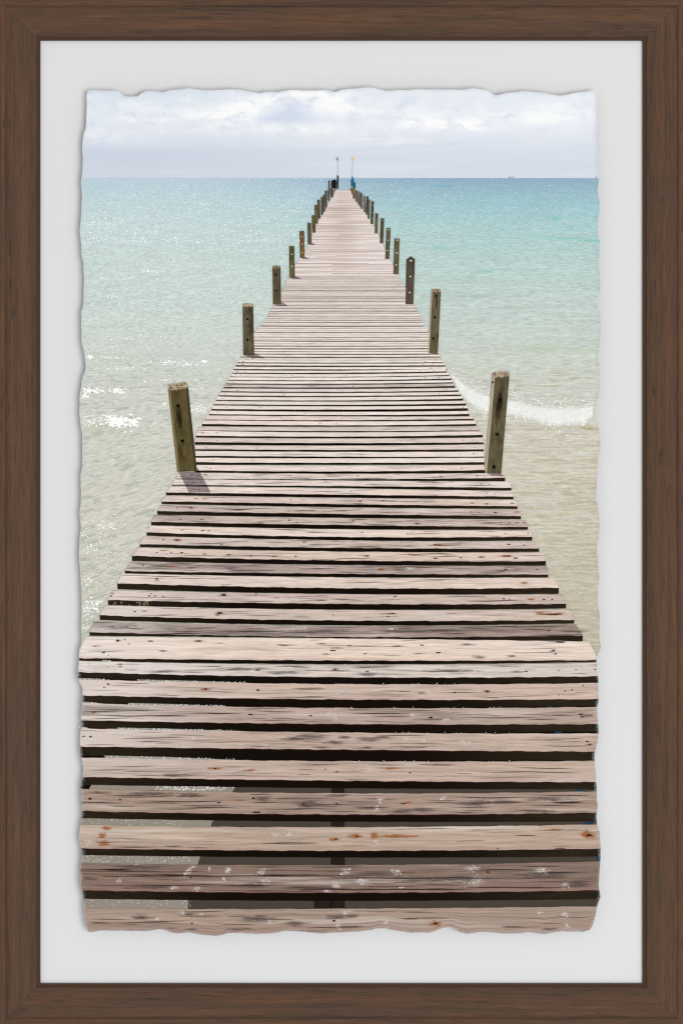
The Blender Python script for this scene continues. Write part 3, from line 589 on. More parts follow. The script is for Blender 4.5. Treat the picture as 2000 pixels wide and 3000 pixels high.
MK = {  # marks on the nearest planks: x, y, half width, half height, kind
0: [(413,2688,40,14,'d'),(555,2678,24,8,'d'),(750,2690,65,14,'d'),(865,2705,55,11,'d'),(985,2686,40,14,'d'),(1030,2684,30,12,'d'),(1200,2692,30,7,'d'),(1610,2722,45,9,'d'),(560,2722,30,6,'d'),(700,2722,50,7,'d'),(1490,2715,30,6,'d'),
    (463,2692,14,8,'w'),(531,2672,16,7,'w'),(590,2677,10,6,'w'),(789,2702,8,12,'w'),(990,2712,14,14,'w'),(1650,2679,13,8,'w'),(1660,2712,8,12,'w'),(1015,2669,34,7,'w'),(1130,2702,10,9,'w'),(1580,2675,12,5,'w'),(563,2705,7,4,'n'),(978,2697,8,6,'n'),(1275,2706,30,13,'r'),(1275,2705,13,5,'n'),(300,2704,45,2,'n')],
1: [(556,2549,9,20,'w'),(545,2560,8,12,'w'),(569,2538,8,9,'w'),(667,2548,11,18,'w'),(769,2552,17,13,'w'),(774,2583,22,15,'w'),(512,2600,20,9,'w'),(575,2603,14,9,'w'),(399,2533,8,6,'w'),(985,2593,22,17,'w'),(1012,2552,20,15,'w'),(1061,2583,30,15,'w'),(1380,2544,28,11,'w'),(1392,2580,30,22,'w'),(1582,2550,28,15,'w'),(1598,2561,14,9,'w'),(1160,2555,16,12,'w'),(350,2580,16,8,'w'),(614,2545,6,9,'w'),(655,2573,5,9,'w'),(1655,2590,18,10,'w'),(1175,2600,10,5,'w'),(960,2608,12,7,'w'),
    (400,2540,110,12,'d'),(260,2575,40,10,'d'),(900,2600,110,10,'d'),(1300,2575,160,14,'d'),(1600,2565,90,16,'d'),(740,2595,80,10,'d'),(450,2598,90,7,'d'),(1100,2560,80,10,'d'),(1700,2590,50,14,'d'),
    (700,2566,460,2.2,'n'),(1250,2572,420,2,'n'),(330,2548,90,1.8,'n'),(600,2593,300,1.7,'n'),(1100,2606,300,2.2,'n'),(1500,2600,220,1.8,'n'),(1640,2556,110,1.8,'n'),(560,2571,7,4,'n'),(1428,2556,16,6,'r'),(1428,2555,7,4,'n')],
2: [(312,2426,24,9,'r'),(306,2471,30,12,'r'),(300,2448,20,16,'r'),(848,2444,10,11,'w'),(807,2445,9,8,'w'),(978,2459,24,8,'r'),(984,2458,9,5,'n'),(1040,2449,34,11,'r'),(1046,2450,7,5,'n'),(1095,2448,18,17,'r'),(1150,2450,62,9,'r'),(1190,2450,60,5,'r'),(1722,2446,42,13,'r'),(1716,2443,20,18,'r'),(1724,2447,16,5,'n'),(1622,2430,40,5,'r'),(1540,2447,50,1.8,'n'),(1640,2486,26,4,'n'),(1100,2464,10,9,'w'),(510,2480,40,5,'d'),(264,2467,22,13,'w'),(580,2484,40,4,'d'),(1457,2486,6,3,'n'),(1500,2425,60,6,'w')],
3: [(440,2325,120,10,'d'),(560,2328,60,10,'d'),(290,2322,50,7,'d'),(900,2355,60,14,'d'),(990,2330,50,9,'d'),(769,2339,34,16,'d'),(764,2327,44,1.6,'n'),(775,2351,56,1.8,'n'),(742,2338,9,5,'n'),(752,2380,24,5,'n'),(800,2384,36,3,'n'),(264,2340,11,6,'n'),(353,2343,10,3.5,'n'),(641,2351,10,4,'n'),(889,2355,10,4,'n'),(986,2355,8,4,'n'),(540,2348,180,1.8,'n'),(620,2366,90,1.8,'n'),(930,2362,80,1.8,'n'),(420,2334,120,1.5,'n'),
    (1104,2368,10,10,'w'),(1114,2340,14,9,'w'),(1300,2336,12,9,'w'),(1181,2354,16,4,'n'),(1430,2349,10,3.5,'n'),(1170,2378,80,7,'d'),(1230,2372,80,10,'d'),(1390,2352,70,12,'d'),(1470,2350,60,10,'d'),(1600,2340,110,9,'d'),(1430,2336,150,1.8,'n'),(1340,2352,120,1.6,'n'),(1650,2330,110,1.6,'n'),(1660,2350,60,3,'n'),(1560,2375,90,7,'d'),(1080,2365,60,1.8,'n'),(700,2345,30,3,'r'),(1195,2352,22,5,'r')],
4: [(631,2251,42,5,'r'),(631,2251,9,4,'n'),(728,2256,34,6,'r'),(953,2253,5,3,'n'),(986,2261,8,4,'n'),(440,2246,24,12,'w'),(710,2252,24,7,'w'),(1145,2251,42,6,'r'),(1201,2264,8,3,'n'),(510,2271,70,7,'d'),(1080,2254,20,12,'w'),(1550,2262,190,1.7,'n'),(1600,2250,140,1.4,'n'),(400,2245,90,1.3,'n'),(320,2255,70,1.3,'n'),(1040,2285,40,5,'d')],
5: [(266,2158,9,4,'n'),(246,2157,10,3,'n'),(909,2159,75,14,'d'),(980,2175,45,12,'d'),(860,2165,60,8,'d'),(940,2190,40,6,'d'),(567,2164,12,6,'w'),(708,2182,13,9,'w'),(774,2182,14,9,'w'),(537,2181,20,8,'w'),(410,2180,22,12,'w'),(1076,2166,50,16,'d'),(1075,2190,24,8,'d'),(1120,2160,50,9,'d'),(1355,2174,18,12,'w'),(1368,2180,12,8,'w'),(1242,2172,12,9,'w'),(1185,2165,14,14,'w'),(1719,2172,9,4,'n'),(1727,2181,22,5,'r'),(1725,2181,9,3,'n'),(1010,2160,30,12,'d'),(985,2174,8,6,'r')],
6: [(276,2086,10,4,'n'),(276,2086,18,6,'r'),(734,2093,16,4,'n'),(909,2097,12,3.5,'n'),(1261,2102,12,5,'n'),(1699,2092,14,4,'n'),(1704,2100,13,4,'n'),(1303,2109,15,8,'w'),(1214,2095,10,8,'w'),(980,2100,14,18,'w'),(965,2088,14,8,'w'),(380,2080,130,1.5,'n'),(420,2097,150,1.5,'n'),(600,2090,150,1.3,'n'),(330,2104,80,1.4,'n'),(800,2084,90,1.3,'n'),(1100,2090,120,1.2,'n'),(1600,2095,110,1.3,'n'),(1720,2095,40,9,'d')],
7: [(318,2004,9,5,'r'),(318,2003,6,3,'n'),(306,2014,7,2.5,'n'),(601,2019,26,6,'r'),(603,2019,10,4,'n'),(756,2022,9,5,'n'),(1331,2029,10,3.5,'n'),(1426,2025,20,8,'r'),(1426,2025,9,4,'n'),(1655,2025,7,3,'n'),(1674,2021,7,3,'n'),(1635,2036,5,2.5,'n'),(1707,2008,6,2.5,'n'),(1008,2024,34,15,'w'),(985,2030,20,12,'w'),(900,2018,60,6,'d'),(1235,2030,20,8,'d'),(1185,2010,30,6,'w')],
8: [(353,1946,16,4,'r'),(353,1953,10,3,'n'),(317,1953,8,2.5,'n'),(754,1964,14,4,'r'),(754,1962,10,2.5,'n'),(981,1961,16,7,'r'),(981,1961,6,3,'n'),(700,1960,110,9,'d'),(830,1970,90,9,'d'),(480,1967,60,6,'d'),(1513,1968,26,6,'d'),(1541,1967,10,3,'n'),(1635,1964,8,3,'r'),(1686,1962,5,3,'n'),(1742,1961,8,3,'n'),(1080,1975,60,7,'d'),(1330,1965,110,6,'d'),(1075,1967,10,3,'n'),(300,1955,90,12,'w'),(980,1975,30,6,'w')],
9: [(346,1877,14,7,'d'),(345,1877,9,4.5,'n'),(366,1874,6,2.5,'n'),(378,1887,5,2.5,'n'),(442,1878,20,3,'n'),(582,1878,26,5,'d'),(582,1878,15,2.5,'n'),(478,1907,20,5,'d'),(478,1907,12,2.5,'n'),(304,1912,11,4,'n'),(318,1919,4,2,'n'),(281,1893,26,4,'d'),(278,1893,8,2.5,'n'),(644,1884,22,3,'d'),(832,1890,46,5,'d'),(832,1890,26,2,'n'),(940,1886,20,4,'d'),(992,1899,30,4,'d'),(975,1906,18,4,'n'),(889,1932,60,4,'w'),(1023,1892,16,3,'n'),(1163,1893,36,4,'d'),(1163,1893,20,2.2,'n'),(1235,1890,14,3,'n'),(1367,1889,30,6,'d'),(1283,1912,14,4,'n'),(1222,1915,26,4,'d'),(1500,1922,30,6,'d'),(1500,1922,14,2.5,'n'),(1618,1906,16,6,'d'),(1620,1906,9,3,'n'),(1626,1916,12,3,'n'),(1635,1878,44,10,'d'),(1640,1881,26,5,'n'),(1575,1875,14,3,'n'),(1069,1915,12,2.5,'n'),(955,1915,20,4,'d'),(1405,1925,30,12,'d')],
10: [(330,1836,7,2.5,'n'),(371,1836,6,2,'n'),(396,1834,12,3,'r'),(1590,1846,22,3,'r'),(1606,1847,12,2.5,'n'),(1300,1850,20,3,'r'),(1145,1842,16,3,'w'),(870,1842,40,5,'w'),(700,1850,80,6,'d'),(950,1850,120,7,'d'),(1200,1850,160,6,'d'),(1680,1850,50,8,'d')],
11: [(396,1792,8,3,'n'),(424,1791,13,3,'r'),(644,1796,22,8,'d'),(644,1796,14,5,'n'),(638,1802,12,4,'r'),(860,1800,10,10,'w'),(1138,1798,40,4,'r'),(1150,1797,16,2.5,'n'),(1136,1806,10,3,'n'),(1320,1797,26,3,'r'),(1612,1799,55,6,'r'),(1625,1800,34,3,'n'),(1580,1796,20,6,'r'),(977,1802,8,3,'r'),(1640,1796,26,3,'r')],
12: [(330,1738,9,2.6,'n'),(327,1746,9,3,'n'),(438,1746,9,3,'n'),(455,1746,10,2.5,'n'),(478,1747,7,2.5,'n'),(443,1739,6,2.5,'n'),(656,1743,13,8,'n'),(656,1744,22,6,'d'),(810,1752,12,3,'d'),(750,1740,10,2.5,'n'),(1157,1747,11,3,'n'),(1350,1747,40,4,'w'),(1474,1754,9,3,'n'),(1492,1755,7,2.5,'n'),(1554,1756,10,3,'n'),(1592,1756,9,3,'n'),(1616,1756,9,3,'n'),(1440,1760,110,2,'n'),(1560,1772,90,2.5,'n'),(1555,1756,20,5,'r'),(1000,1756,60,4,'d'),(850,1757,26,5,'w')],
13: [(460,1696,10,3,'n'),(460,1700,12,3,'r'),(1534,1708,22,4,'r'),(1533,1708,10,2,'n'),(1100,1702,30,4,'w')],
14: [(420,1657,6,2.5,'n'),(500,1660,26,4,'r'),(1115,1668,20,6,'r'),(1115,1667,8,3,'n'),(1200,1667,26,6,'w'),(1480,1668,12,3,'n'),(1512,1667,22,3,'r'),(1572,1668,10,2.5,'n'),(950,1662,30,5,'w'),(1250,1684,90,4,'d')],
15: [(460,1619,7,2.5,'n'),(480,1613,24,3,'r'),(502,1618,6,2.5,'n'),(533,1619,9,3,'n'),(600,1623,12,2.5,'n'),(670,1625,7,2.5,'n'),(736,1628,10,3,'n'),(802,1630,16,4,'r'),(866,1630,8,3,'n'),(1074,1629,16,4,'r'),(1076,1629,9,2.5,'n'),(1212,1625,34,5,'r'),(1275,1636,18,4,'r'),(1275,1636,9,2.5,'n'),(1349,1634,7,2.5,'n'),(1410,1632,20,4,'r'),(1408,1632,11,3,'n'),(1482,1629,36,6,'r'),(1485,1629,24,3,'n'),(1510,1635,14,4,'n')],
16: [(479,1581,5,3.5,'n'),(521,1582,20,7,'r'),(519,1582,12,4,'n'),(649,1596,9,3,'n'),(891,1588,14,4,'r'),(1275,1595,14,3,'n'),(1283,1596,28,6,'r'),(1490,1595,14,4,'r'),(1490,1595,8,2.5,'n'),(1534,1597,7,2.5,'n')],
17: [(533,1554,5,2.5,'n'),(538,1551,4,2,'n'),(595,1554,12,3,'n'),(612,1555,8,2.5,'n'),(1194,1564,6,2.5,'n'),(1480,1562,6,2,'n'),(1546,1562,5,2.5,'n'),(1060,1560,8,2,'n'),(915,1560,6,2,'n'),(1205,1562,10,8,'w')],
18: [(529,1522,6,2.5,'n'),(590,1521,12,3,'r'),(592,1521,7,2.5,'n'),(848,1524,9,3,'n'),(1034,1526,10,2.5,'n'),(1225,1535,18,4,'d'),(1220,1533,9,2.5,'n'),(1465,1530,9,2.5,'n'),(1490,1532,7,2,'n'),(1513,1531,12,3,'r'),(1534,1531,9,2.5,'n'),(870,1530,8,2,'n')],
19: [(519,1487,6,2.5,'n'),(562,1488,14,4,'r'),(560,1487,7,2.5,'n'),(845,1497,7,2.5,'n'),(900,1496,60,4,'d'),(1108,1500,12,3,'w'),(1380,1500,10,3,'r'),(1400,1501,16,3,'d'),(1450,1502,10,3,'n'),(1510,1500,12,3,'d'),(700,1494,40,4,'d')],
20: [(574,1460,9,3,'r'),(600,1461,12,3,'r'),(852,1464,8,3,'r'),(1055,1468,8,2.5,'n'),(1122,1468,8,2.5,'n'),(1382,1474,12,3,'r'),(1425,1476,9,3,'n'),(1500,1474,14,2.5,'n'),(1385,1474,6,2,'n')],
21: [(568,1433,4,2,'n'),(585,1434,5,2,'n'),(1028,1439,4,2,'n'),(1424,1446,5,2,'n'),(1448,1447,5,2,'n')],
22: [(566,1412,5,1.8,'n'),(591,1412,5,1.8,'n'),(955,1410,6,2,'n'),(1410,1418,7,2,'n'),(1432,1419,5,2,'n')],
23: [(563,1391,8,2,'n'),(580,1393,6,2,'n'),(604,1391,12,2.5,'r'),(850,1394,6,2,'n'),(1048,1395,8,2,'n'),(1290,1395,7,2.2,'n'),(1397,1393,8,2.2,'n')],
}
KI = {'n': 1, 'r': 2, 'd': 3, 'w': 4, 'c': 5, 's': 6}
planks = []
for k, row in enumerate(T):
    xtl, xtr, xbl, xbr, a, b, c, d, e, f, g, h, i = row[:13]
    sx0, sx1 = max(xtl, 245), min(xtr, 1745)
    tq, bq, dq = quad3(sx0, a, 1000, b, sx1, c), quad3(sx0, d, 1000, e, sx1, f), quad3(sx0, g, 1000, h, sx1, i)
    pit = max(2.0, e-b); ja = min(.55, pit*.018)
    w1, w2, w3 = wob(ja, 170, 900+k), wob(ja*1.2, 130, 1900+k), wob(ja*.5, 150, 2900+k)
    top = lambda x: tq(x)+w1(x)
    bot = (lambda x: bq(x)+w2(x)) if k else YB
    drk = lambda x: max(bot(x)+.4, dq(x)+w3(x))
    def left(y): return max(XL(y), lerp(xtl, xbl, (y-a)/(d-a)) if xtl > 1 else 0)
    def right(y): return min(XR(y), lerp(xtr, xbr, (y-c)/(f-c)))
    dist = max(30.0, b-521)
    nu, nv = (90, 10) if k < 10 else (90, 4) if k < 24 else (40, 2) if k < 60 else (14, 1)
    P, FA = region(left, right, top, bot, nu, nv)
    sgn = 1 if k % 2 else -1
    vs = [W(x, y, 13) for x, y, u, v in P]; uv = [(sgn*(x-1005)/dist, v*max(.35, min(1.6, (e-b)/60))) for x, y, u, v in P]
    fm = [0]*len(FA); FA = list(FA)
    marks = list(MK.get(k, []))
    if 24 <= k < 48:
        for fx in (R.uniform(.015,.03), R.uniform(.04,.07), R.uniform(.48,.54), R.uniform(.91,.95), R.uniform(.955,.985), R.uniform(.1, .45), R.uniform(.55, .9)):
            if R.random() < .5:
                x = lerp(max(xtl, 580), xtr, fx); marks.append((x, lerp(top(x), bot(x), R.uniform(.35, .7)), R.uniform(3, 8), R.uniform(1.2, 1.9), R.choice('nnrr')))
    new = []
    for m__ in marks:                            # a splash is a pale scuff with a scatter of droplets
        if m__[4] != 'w': new.append(m__); continue
        mx, my, mw, mh, _ = m__; sl = R.uniform(-.5, .5)
        new.append((mx, my, mw*1.2, mh*1.1, 's'))
        for _ in range(int(4+mw*mh/45)):
            gx, gy = R.gauss(0, .42)*mw, R.gauss(0, .45)*mh
            z_ = R.choice((.5, .7, 1.0, 1.6))
            new.append((mx+gx-sl*gy, my+gy, R.uniform(2.2, 5.5)*z_, R.uniform(1.8, 3.6)*z_, 'w'))
    marks = new
    if 0 <= k < 24:
        th_ = e-b if k else 75
        for _ in range(int(8+26*row[14])):
            x = R.uniform(max(xtl, 250)+30, min(xtr, 1740)-30); L_ = R.uniform(14, 60)*(1+th_/60)
            marks.append((x, lerp(top(x), min(bot(x), top(x)+th_), R.uniform(.06, .94)), L_, R.uniform(.45, .8)+th_*.004, 'c'))
    for q, (mx, my, mw, mh, kind) in enumerate(marks):
        if kind == 'd': mw, mh = mw*R.uniform(1.0, 1.35), mh*R.uniform(1.0, 1.35)
        if kind == 'd' and mw < 60: mh *= .75
        if kind == 'n' and mw < 40: mw, mh = mw*.72, mh*.75
        jit = [R.uniform(.75, 1.12) for _ in range(24)]
        b0 = len(vs); m_ = 14 if mw < 60 else 20
        for s_ in range(m_):
            t_ = 6.2832*s_/m_; cu, sv = math.cos(t_), math.sin(t_)
            x = min(max(mx+mw*cu*jit[s_], XL(my)+2), XR(my)-2)
            y = my+mh*sv*jit[s_] + (math.sin(x*.02+q)*(1.6 if mw > 60 else .7) if mh < 4 and mw > 12 else 0)
            y = min(max(y, top(x)+.6), bot(x)-.6)
            vs.append(W(x, y, 14+.03*q)); uv.append((cu, sv))
        bc = len(vs); vs.append(W(mx, min(max(my, top(mx)+.6), bot(mx)-.6), 14+.03*q)); uv.append((0, 0))
        for s_ in range(m_):
            FA.append((bc, b0+(s_+1) % m_, b0+s_)); fm.append(KI[kind])
    o = mesh_obj('plank', vs, FA, PMATS, prnt, uv, fm)
    nd = .80+.20*min(1, max(0, (2500-b)/1200)); r_, g_, b_ = (lin(q)*w_*nd / E for q, w_ in zip(row[13], ((1.0, .955, .91) if k < 22 else (1.05, 1.03, 1.0) if k < 60 else (1.04, 1.01, .99)))); o.color = (r_, g_, b_, row[14])
    planks.append(o)
    if k:
        ink_sheet('plank_edge', EDGE, lambda y: max(XL(y), (xbl if xtl > 1 else 0)+(y-d)*.08), lambda y: min(XR(y), xbr-(y-f)*.06), lambda x: bot(x)-.5, drk, nu, 4 if k < 10 else 1, 12, o)
planks[1]['label'] = 'darkest cracked plank splashed with white'
planks[2]['label'] = 'smooth tan plank with orange rust stains'
planks[9]['label'] = 'widest and palest plank with dark nail marks'
gw, gs = [], []
for k_, spans in ((7, ((232, 322), (404, 720))), (6, ((232, 292), (374, 660))), (5, ((234, 262), (342, 690))), (4, ((306, 690),)), (8, ((300, 330),))):
    row = T[k_]; tq = quad3(245, row[4], 1000, row[5], 1745, row[6])
    for xa, xb in spans:
        hh = 7 if k_ == 4 else 4.5
        gw.append([(xa+(4 if k_ < 7 else 0), tq(xa)-hh), (lerp(xa, xb, .5), tq(lerp(xa, xb, .5))-hh*.9), (xb, tq(xb)-1.0), (xb, tq(xb)+1.5), (lerp(xa, xb, .5), tq(lerp(xa, xb, .5))+1.5), (xa, tq(xa)+1.5)])
        for _ in range(int((xb-xa)/4.5)):
            x = R.uniform(xa, xb); gs.append(blob(x, tq(x)-R.uniform(-.5, hh*.9), R.uniform(.7, 2.2), R.uniform(.6, 1.4), 5))
    for _ in range(12):
        x = R.uniform(980, 1500); gs.append(blob(x, tq(x)-R.uniform(0, 3), R.uniform(.7, 1.8), R.uniform(.6, 1.3), 5))
o_ = ink_polys('gap_water', gw, [m_flat('gap_water_ink', (150,147,138), .5, 5, 3)], prnt, 12.4); o_['kind'] = 'stuff'
o_ = ink_polys('gap_glint', gs, [SPARK], prnt, stacked(gs, 12.5)); o_['kind'] = 'stuff'
# chalk lettering on the shaded edge of one plank
CH = m_flat('chalk_letter_ink', (116,102,74), .2, 6, 6)
let = [[(255,280),(335,195),(360,195),(345,285),(320,285),(322,240),(285,278)], [(455,195),(535,195),(490,255),(455,260),(488,216),(455,216)], [(665,275),(705,262),(715,300),(690,300)],
       [(850,200),(985,195),(975,315),(935,310),(940,225),(870,235)], [(1010,225),(1050,225),(1062,250),(1085,200),(1140,195),(1185,235),(1170,285),(1120,300),(1140,240),(1110,225),(1085,315),(1065,310)]]
ink_polys('chalk_lettering', [[(300+x/8.71, 1740+y/8.71) for x, y in pl] for pl in let], [CH], planks[12], 12.6)
# all the planks too far off to tell apart
n = Nd('far_plank_ink'); x, y = n.px(KP)
s1 = n.noise(n.vec(n.mul(x, 1/190), n.mul(y, 1/5.0), 0), 3, .6); s2 = n.noise(n.vec(n.mul(x, 1/500), n.mul(y, 1/16), 3), 2)
c_ = n.mix(n.sstep(s1, .35, .68), rgb(236,227,222), rgb(206,188,181))
c_ = n.mix(n.mul(n.gauss(x, y, 1000, 660, 42, 120), .55), c_, rgb(200,180,168))
c_ = n.mix(n.sstep(s2, .5, .7, 0, .35), c_, rgb(240,234,230))
FAR = n.ink(c_); FLINE = m_flat('far_gap_ink', (160,130,124), .25, 60, 3)
yend = T[-1][11]
P, FA = region(pierL, pierR, lambda x: 557.5, lambda x: yend+1, 16, 60)
vs = [W(x, y, 11) for x, y, u, v in P]; FA = list(FA); fm = [0]*len(FA)
y = yend-2
while y > 562:
    th = R.uniform(.5, 1.5)*(.45+(y-560)/300); b0 = len(vs); sk = R.uniform(-.8, .8)
    xa, xb = pierL(y)-1.5, pierR(y)+1.5
    if R.random() < .35: xa = lerp(xa, xb, R.uniform(0, .5))
    elif R.random() < .3: xb = lerp(xb, xa, R.uniform(0, .5))
    vs += [W(xa, y, 11.5), W(xa, y+th, 11.5), W(xb, y+th*.7+sk, 11.5), W(xb, y+sk, 11.5)]
    FA.append((b0, b0+1, b0+2, b0+3)); fm.append(1)
    y -= R.uniform(2.2, 7.5)*(.45+(y-560)/330)
fp = mesh_obj('plank', vs, FA, [FAR, FLINE], prnt, [(0, 0)]*len(vs), fm); fp['kind'] = 'stuff'; fp['label'] = 'far planks running together towards the pier end'

# ------------------------------------------------------------------ posts
def m_top(name, c):
    n = Nd(name); px, py = n.px(KP)
    a = n.noise(n.vec(n.mul(px, 1/7), n.mul(py, 1/4.5), 0), 4, .7); b_ = n.noise(n.vec(n.mul(px, 1/11), n.mul(py, 1/7), 5), 3, .6)
    c_ = n.scale(rgb(*c), n.math('MULTIPLY_ADD', n.sub(a, .5), 1.3, 1.0))
    c_ = n.mix(n.sstep(b_, .50, .62, 0, .85), c_, rgb(88,66,50))
    return n.ink(n.mix(n.sstep(b_, .42, .32, 0, .8), c_, rgb(222,208,190)))
PTOP = m_top('eroded_post_top_ink', (168,150,126)); PSIDE = m_flat('post_side_ink', (172,158,136), .5, 8, 22); PDARK = m_flat('post_dark_side_ink', (62,55,38), .4, 8, 30); PEDGE = m_flat('post_pale_bevel_ink', (124,110,72), .45, 6, 26)  # the edge ink is just a paler olive for the left bevel
GLINTH = m_flat('bright_hole_ink', (222,232,230), .05)
def circle(cx, cy, r, ry=None): return [(cx+r*math.cos(6.2832*i/12), cy+(ry or r)*math.sin(6.2832*i/12)) for i in range(12)]
def post(front, tint, extra=(), holes=(), shadow=None, bright=False, layer=16, label=None):
    polys = [front]+[e[0] for e in extra]; mats = [POST]+[e[1] for e in extra]
    o = ink_polys('post', polys, mats, prnt, [layer+.1*i for i in range(len(polys))], None, list(range(len(polys))))
    o.color = (*(lin(q)/E for q in tint), 1)
    if label: o['label'] = label
    for hx, hy, r in holes: ink_polys('bolt_hole', [circle(hx, hy, r, r*1.05)], [GLINTH if bright else HOLE], o, layer+1)
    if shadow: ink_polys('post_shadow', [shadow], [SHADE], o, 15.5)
    return o
def simple(x0, y0, x1, b0, yb, b1, tint, **k):
    w = x1-x0; j = lambda: R.uniform(-.06, .06)*w
    return post([(x0, y0+j()), (x0+w*.3, y0-w*.04+j()), (x0+w*.75, y0+j()), (x1, y0+abs(j())), (b1, yb), (b0, yb-.5)], tint, **k)
P_L = post([(493,1140),(520,1144),(551,1134),(577,1380),(520,1383)], (88,78,48),
     extra=[([(493,1141),(500,1143),(527,1383),(520,1382)], PEDGE), ([(492.5,1130),(495,1126),(505,1124.5),(515,1122),(526,1122.5),(536,1119.5),(545,1120.5),(549,1124),(551,1134),(545,1138),(533,1138.5),(524,1143),(511,1142),(502,1144),(494,1140)], PTOP), ([(546,1137),(551.5,1134),(577.5,1380),(571,1381)], PDARK)],
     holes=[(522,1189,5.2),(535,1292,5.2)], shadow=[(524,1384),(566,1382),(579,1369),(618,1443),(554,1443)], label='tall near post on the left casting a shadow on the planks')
P_R = post([(1449,1104),(1466,1106),(1491,1101),(1467,1388),(1425,1386)], (92,84,62),
     extra=[([(1442.5,1095),(1446,1091),(1456,1090),(1463,1087.5),(1474,1089.5),(1484,1087.5),(1490,1090),(1491.5,1101),(1484,1104),(1475,1103),(1468,1107),(1459,1104),(1450,1107)], PTOP), ([(1441,1093),(1449,1105),(1425,1386),(1418,1377)], PSIDE)],
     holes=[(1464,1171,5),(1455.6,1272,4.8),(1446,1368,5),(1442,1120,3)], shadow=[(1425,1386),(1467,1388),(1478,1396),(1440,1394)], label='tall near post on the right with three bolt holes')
STREAK = m_stain('damp_streak_ink', (34,28,18), .7, 1.6, 10, 30, 1.6)
def streak(o, cx, cy, w, h, sl): 
    pl = [(cx+w*math.cos(6.2832*i/20)+sl*h*math.sin(6.2832*i/20), cy+h*math.sin(6.2832*i/20)) for i in range(20)]
    ink_polys('damp_streak', [pl[i:i+2]+[(cx, cy)] if i < 19 else [pl[19], pl[0], (cx, cy)] for i in range(20)], [STREAK], o, 16.6,
              [[(math.cos(6.2832*i/20), math.sin(6.2832*i/20)), (math.cos(6.2832*(i+1)/20), math.sin(6.2832*(i+1)/20)), (0, 0)] for i in range(20)])
streak(P_L, 526, 1225, 13, 62, .11); streak(P_R, 1462, 1180, 14, 80, -.12)
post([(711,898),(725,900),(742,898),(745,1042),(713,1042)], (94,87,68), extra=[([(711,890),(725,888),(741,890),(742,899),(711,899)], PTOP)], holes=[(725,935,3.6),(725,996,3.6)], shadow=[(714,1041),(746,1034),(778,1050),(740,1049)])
post([(1263,851),(1277,854),(1291,851),(1281.6,1036),(1253.6,1035)], (98,89,66), extra=[([(1263,848),(1277,846),(1291,848),(1291,855),(1263,855)], PTOP), ([(1263,851),(1266,852),(1257,1035),(1253.6,1034)], PSIDE), ([(1274,862),(1281,862),(1279,905),(1275,900)], PDARK)], holes=[(1277,867,3.4),(1273,930,3.6),(1269,992,3.6)])
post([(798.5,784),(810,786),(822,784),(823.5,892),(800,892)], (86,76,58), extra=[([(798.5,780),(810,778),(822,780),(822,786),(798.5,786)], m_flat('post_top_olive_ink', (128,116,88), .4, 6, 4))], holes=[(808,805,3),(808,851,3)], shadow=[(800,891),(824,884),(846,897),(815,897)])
post([(1190,760),(1203,751),(1215,759),(1210,892),(1187,892)], (84,73,62), holes=[(1203,764,2.6),(1201.5,810,2.2),(1199.5,857,2.2)], bright=True, label='post with a pointed top')
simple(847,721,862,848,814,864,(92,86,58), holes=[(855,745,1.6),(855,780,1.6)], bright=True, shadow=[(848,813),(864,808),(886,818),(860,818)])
simple(1155,699,1170,1151.5,804,1167,(98,88,60), holes=[(1162.5,704,1.9),(1161,741,1.9),(1160,776,1.9)], bright=True)
simple(877.5,677,891,879,756,892,(106,82,50), holes=[(884.5,694,1.4),(884.5,715,1.4),(885,740,1.4)], bright=True, shadow=[(879,755),(892,751),(910,760),(888,760)])
simple(1132,668,1144,1127.5,759,1140,(96,84,62), holes=[(1138,673,1.6),(1136,704,1.5),(1134.5,734,1.5)], bright=True)
simple(900.5,653,911,901.5,715,913,(86,80,60), shadow=[(902,714),(913,711),(926,718),(908,718)])
simple(1115,640,1125,1112,713,1122,(88,78,54), holes=[(1120,645,1.2)], bright=True)
simple(913,631,923.5,915,682,924.5,(98,86,58))
simple(1099,625.5,1107.6,1097,684,1105.6,(98,88,66))
simple(921,601,930,923,655,932,(98,88,66)); simple(929.6,585.5,937,931,641,938.5,(84,74,60))
simple(1087.5,590,1095,1085,657,1093,(80,74,52), holes=[(1091,602,.9),(1090.5,622,.9),(1090,640,.9)], bright=True)
simple(1078,585,1084,1076,641,1082,(98,86,76)); simple(1074,575.5,1079.6,1071,629,1075,(78,68,56)); simple(1065.6,574,1071,1065,622,1070.5,(104,92,82))
simple(940,577,946,940.7,629,947,(80,72,62)); simple(946.3,570.5,952.2,947,620,953,(92,80,66)); simple(951,559,958,954,608,958,(78,70,58))
simple(960,555,966,960.3,589,966,(84,76,62)); simple(967,551,975,969,579,976,(92,82,66)); simple(962,529,966,962,554,966,(66,66,60))
simple(1057,567,1062.7,1055.7,612,1062,(108,96,84)); simple(1053.6,563,1057,1052,606,1055,(80,72,62)); simple(1046,560.7,1051.5,1047,600,1051.5,(112,100,90))
simple(1041,559,1046.6,1041,592,1046.6,(98,90,78)); simple(1032,551,1040,1033,582,1040,(118,102,76)); simple(987,514.4,991.6,986.5,554,991,(48,54,48), label='tall dark flag post at the pier end')
ink_polys('bollard', [[(970,531),(975,528),(977,526.5),(981,526),(984,528),(985.6,531.5),(985,551),(978,553),(970,549)]], [m_flat('bollard_ink', (34,30,26), .5, 4, 4)], prnt, 17)
ink_polys('bollard', [[(1035,536),(1041,535),(1040.5,551),(1035,551)], [(1028,526),(1031,526),(1031,547),(1029,547)]], [m_flat('bollard_dark_ink', (58,52,46), .4, 4, 4)], prnt, 17)
ink_polys('handrail', [[(976,558),(982,551.5),(989,550),(990,553.5),(983,556),(979,562),(976,569)]], [m_flat('rail_ink', (128,108,88), .4, 4, 4)], prnt, 18)
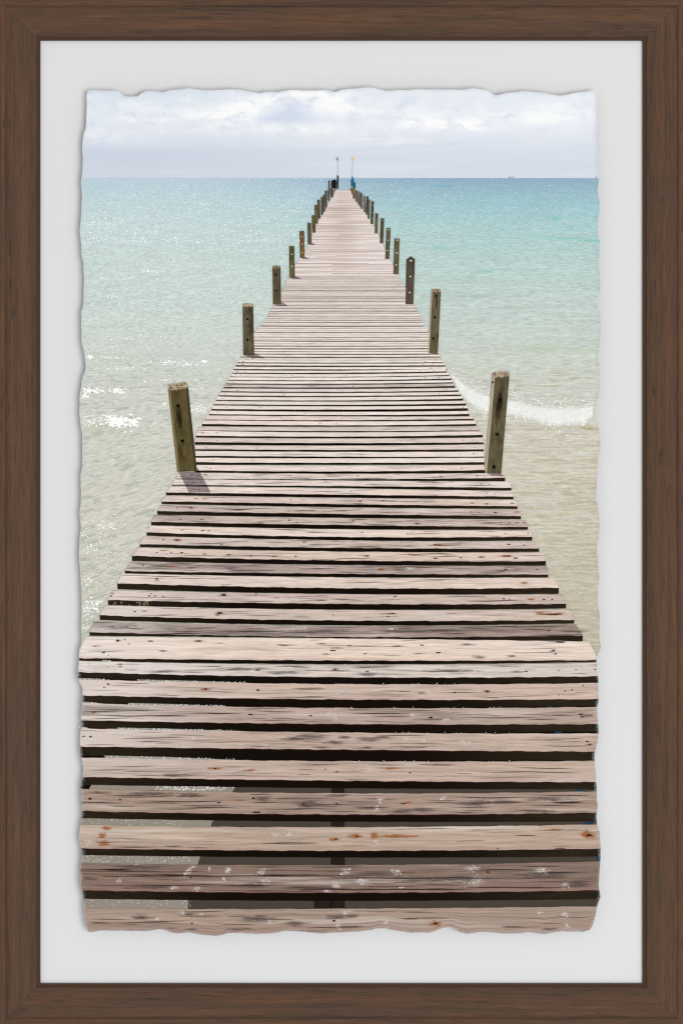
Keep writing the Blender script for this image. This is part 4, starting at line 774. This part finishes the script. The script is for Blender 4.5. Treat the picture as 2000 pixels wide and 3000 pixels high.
ink_polys('handrail', [[(1026,556),(1029,550),(1032,550),(1033,560),(1036,575),(1040,588),(1035,580),(1030,566)]], [m_flat('rail_dark_ink', (112,92,66), .5, 4, 4)], prnt, 18)
ink_polys('blue_board', [[(1030.5,518),(1032,516.5),(1034,519),(1036.8,530),(1037,538),(1038.5,547),(1032.6,547.5),(1030.5,538),(1028.8,526),(1031.5,524)]], [m_flat('blue_board_ink', (18,112,142), .1)], prnt, 19)
POLE = m_flat('pole_ink', (176,172,180), .05)
p1 = ink_polys('flagpole', [[(988.9,514),(989.4,462),(990.4,462),(989.9,514)]], [POLE], prnt, 20)
def strip(y0, y1): return [(985.2+(471-y0)*.10, y0+.6), (990.4, y0), (990.3, y1), (985.2+(471-y1)*.10, y1+.6)]
ink_polys('flag', [strip(460.6,462.2), strip(462.2,464.0), strip(464.0,468.0), strip(468.0,470.0), strip(470.0,471.6)],
          [m_flat('flag_red_ink', (196,120,140), .05), m_flat('flag_white_ink', (232,228,238), .02), m_flat('flag_blue_ink', (52,48,140), .05)], p1, 21, None, [0, 1, 2, 1, 0])
p2 = ink_polys('flagpole', [[(1030.3,517.5),(1033.4,468),(1034.3,468),(1031.3,517.5)]], [POLE], prnt, 20)
ink_polys('flag', [[(1030.8,460.8),(1034.5,460.2),(1035.6,463),(1034.2,469.6),(1031.5,468.6)]], [m_flat('flag_yellow_ink', (244,208,24), .05)], p2, 21)

# ------------------------------------------------------------------ light, camera, render
w = bpy.data.worlds.new('World'); sc.world = w; w.use_nodes = True
bg = w.node_tree.nodes['Background']; bg.inputs[0].default_value = (1, 1, 1, 1); bg.inputs[1].default_value = .625
la = bpy.data.lights.new('softbox', 'AREA'); la.shape = 'RECTANGLE'; la.size = 4.2; la.size_y = 4.2; la.energy = 364
lo = bpy.data.objects.new('softbox', la); COL.objects.link(lo); lo.location = (3.0, -7.5, .3)
import mathutils
lo.rotation_euler = (mathutils.Vector((0, 0, CZ))-lo.location).to_track_quat('-Z', 'Y').to_euler()
cam = bpy.data.cameras.new('camera'); co = bpy.data.objects.new('camera', cam); COL.objects.link(co)
co.location = (0, -D, CZ); co.rotation_euler = (math.pi/2, 0, 0)
cam.sensor_fit = 'VERTICAL'; cam.sensor_height = 36; cam.lens = 36*D/(3000*S); cam.clip_end = 100; cam.clip_start = .05
sc.camera = co
sc.render.engine = 'CYCLES'
sc.cycles.use_denoising = True
sc.cycles.filter_width = 1.3
vs_ = sc.view_settings; sc.display_settings.display_device = 'sRGB'
vs_.view_transform = 'Standard'; vs_.look = 'None'; vs_.exposure = 0; vs_.gamma = 1; vs_.use_curve_mapping = False
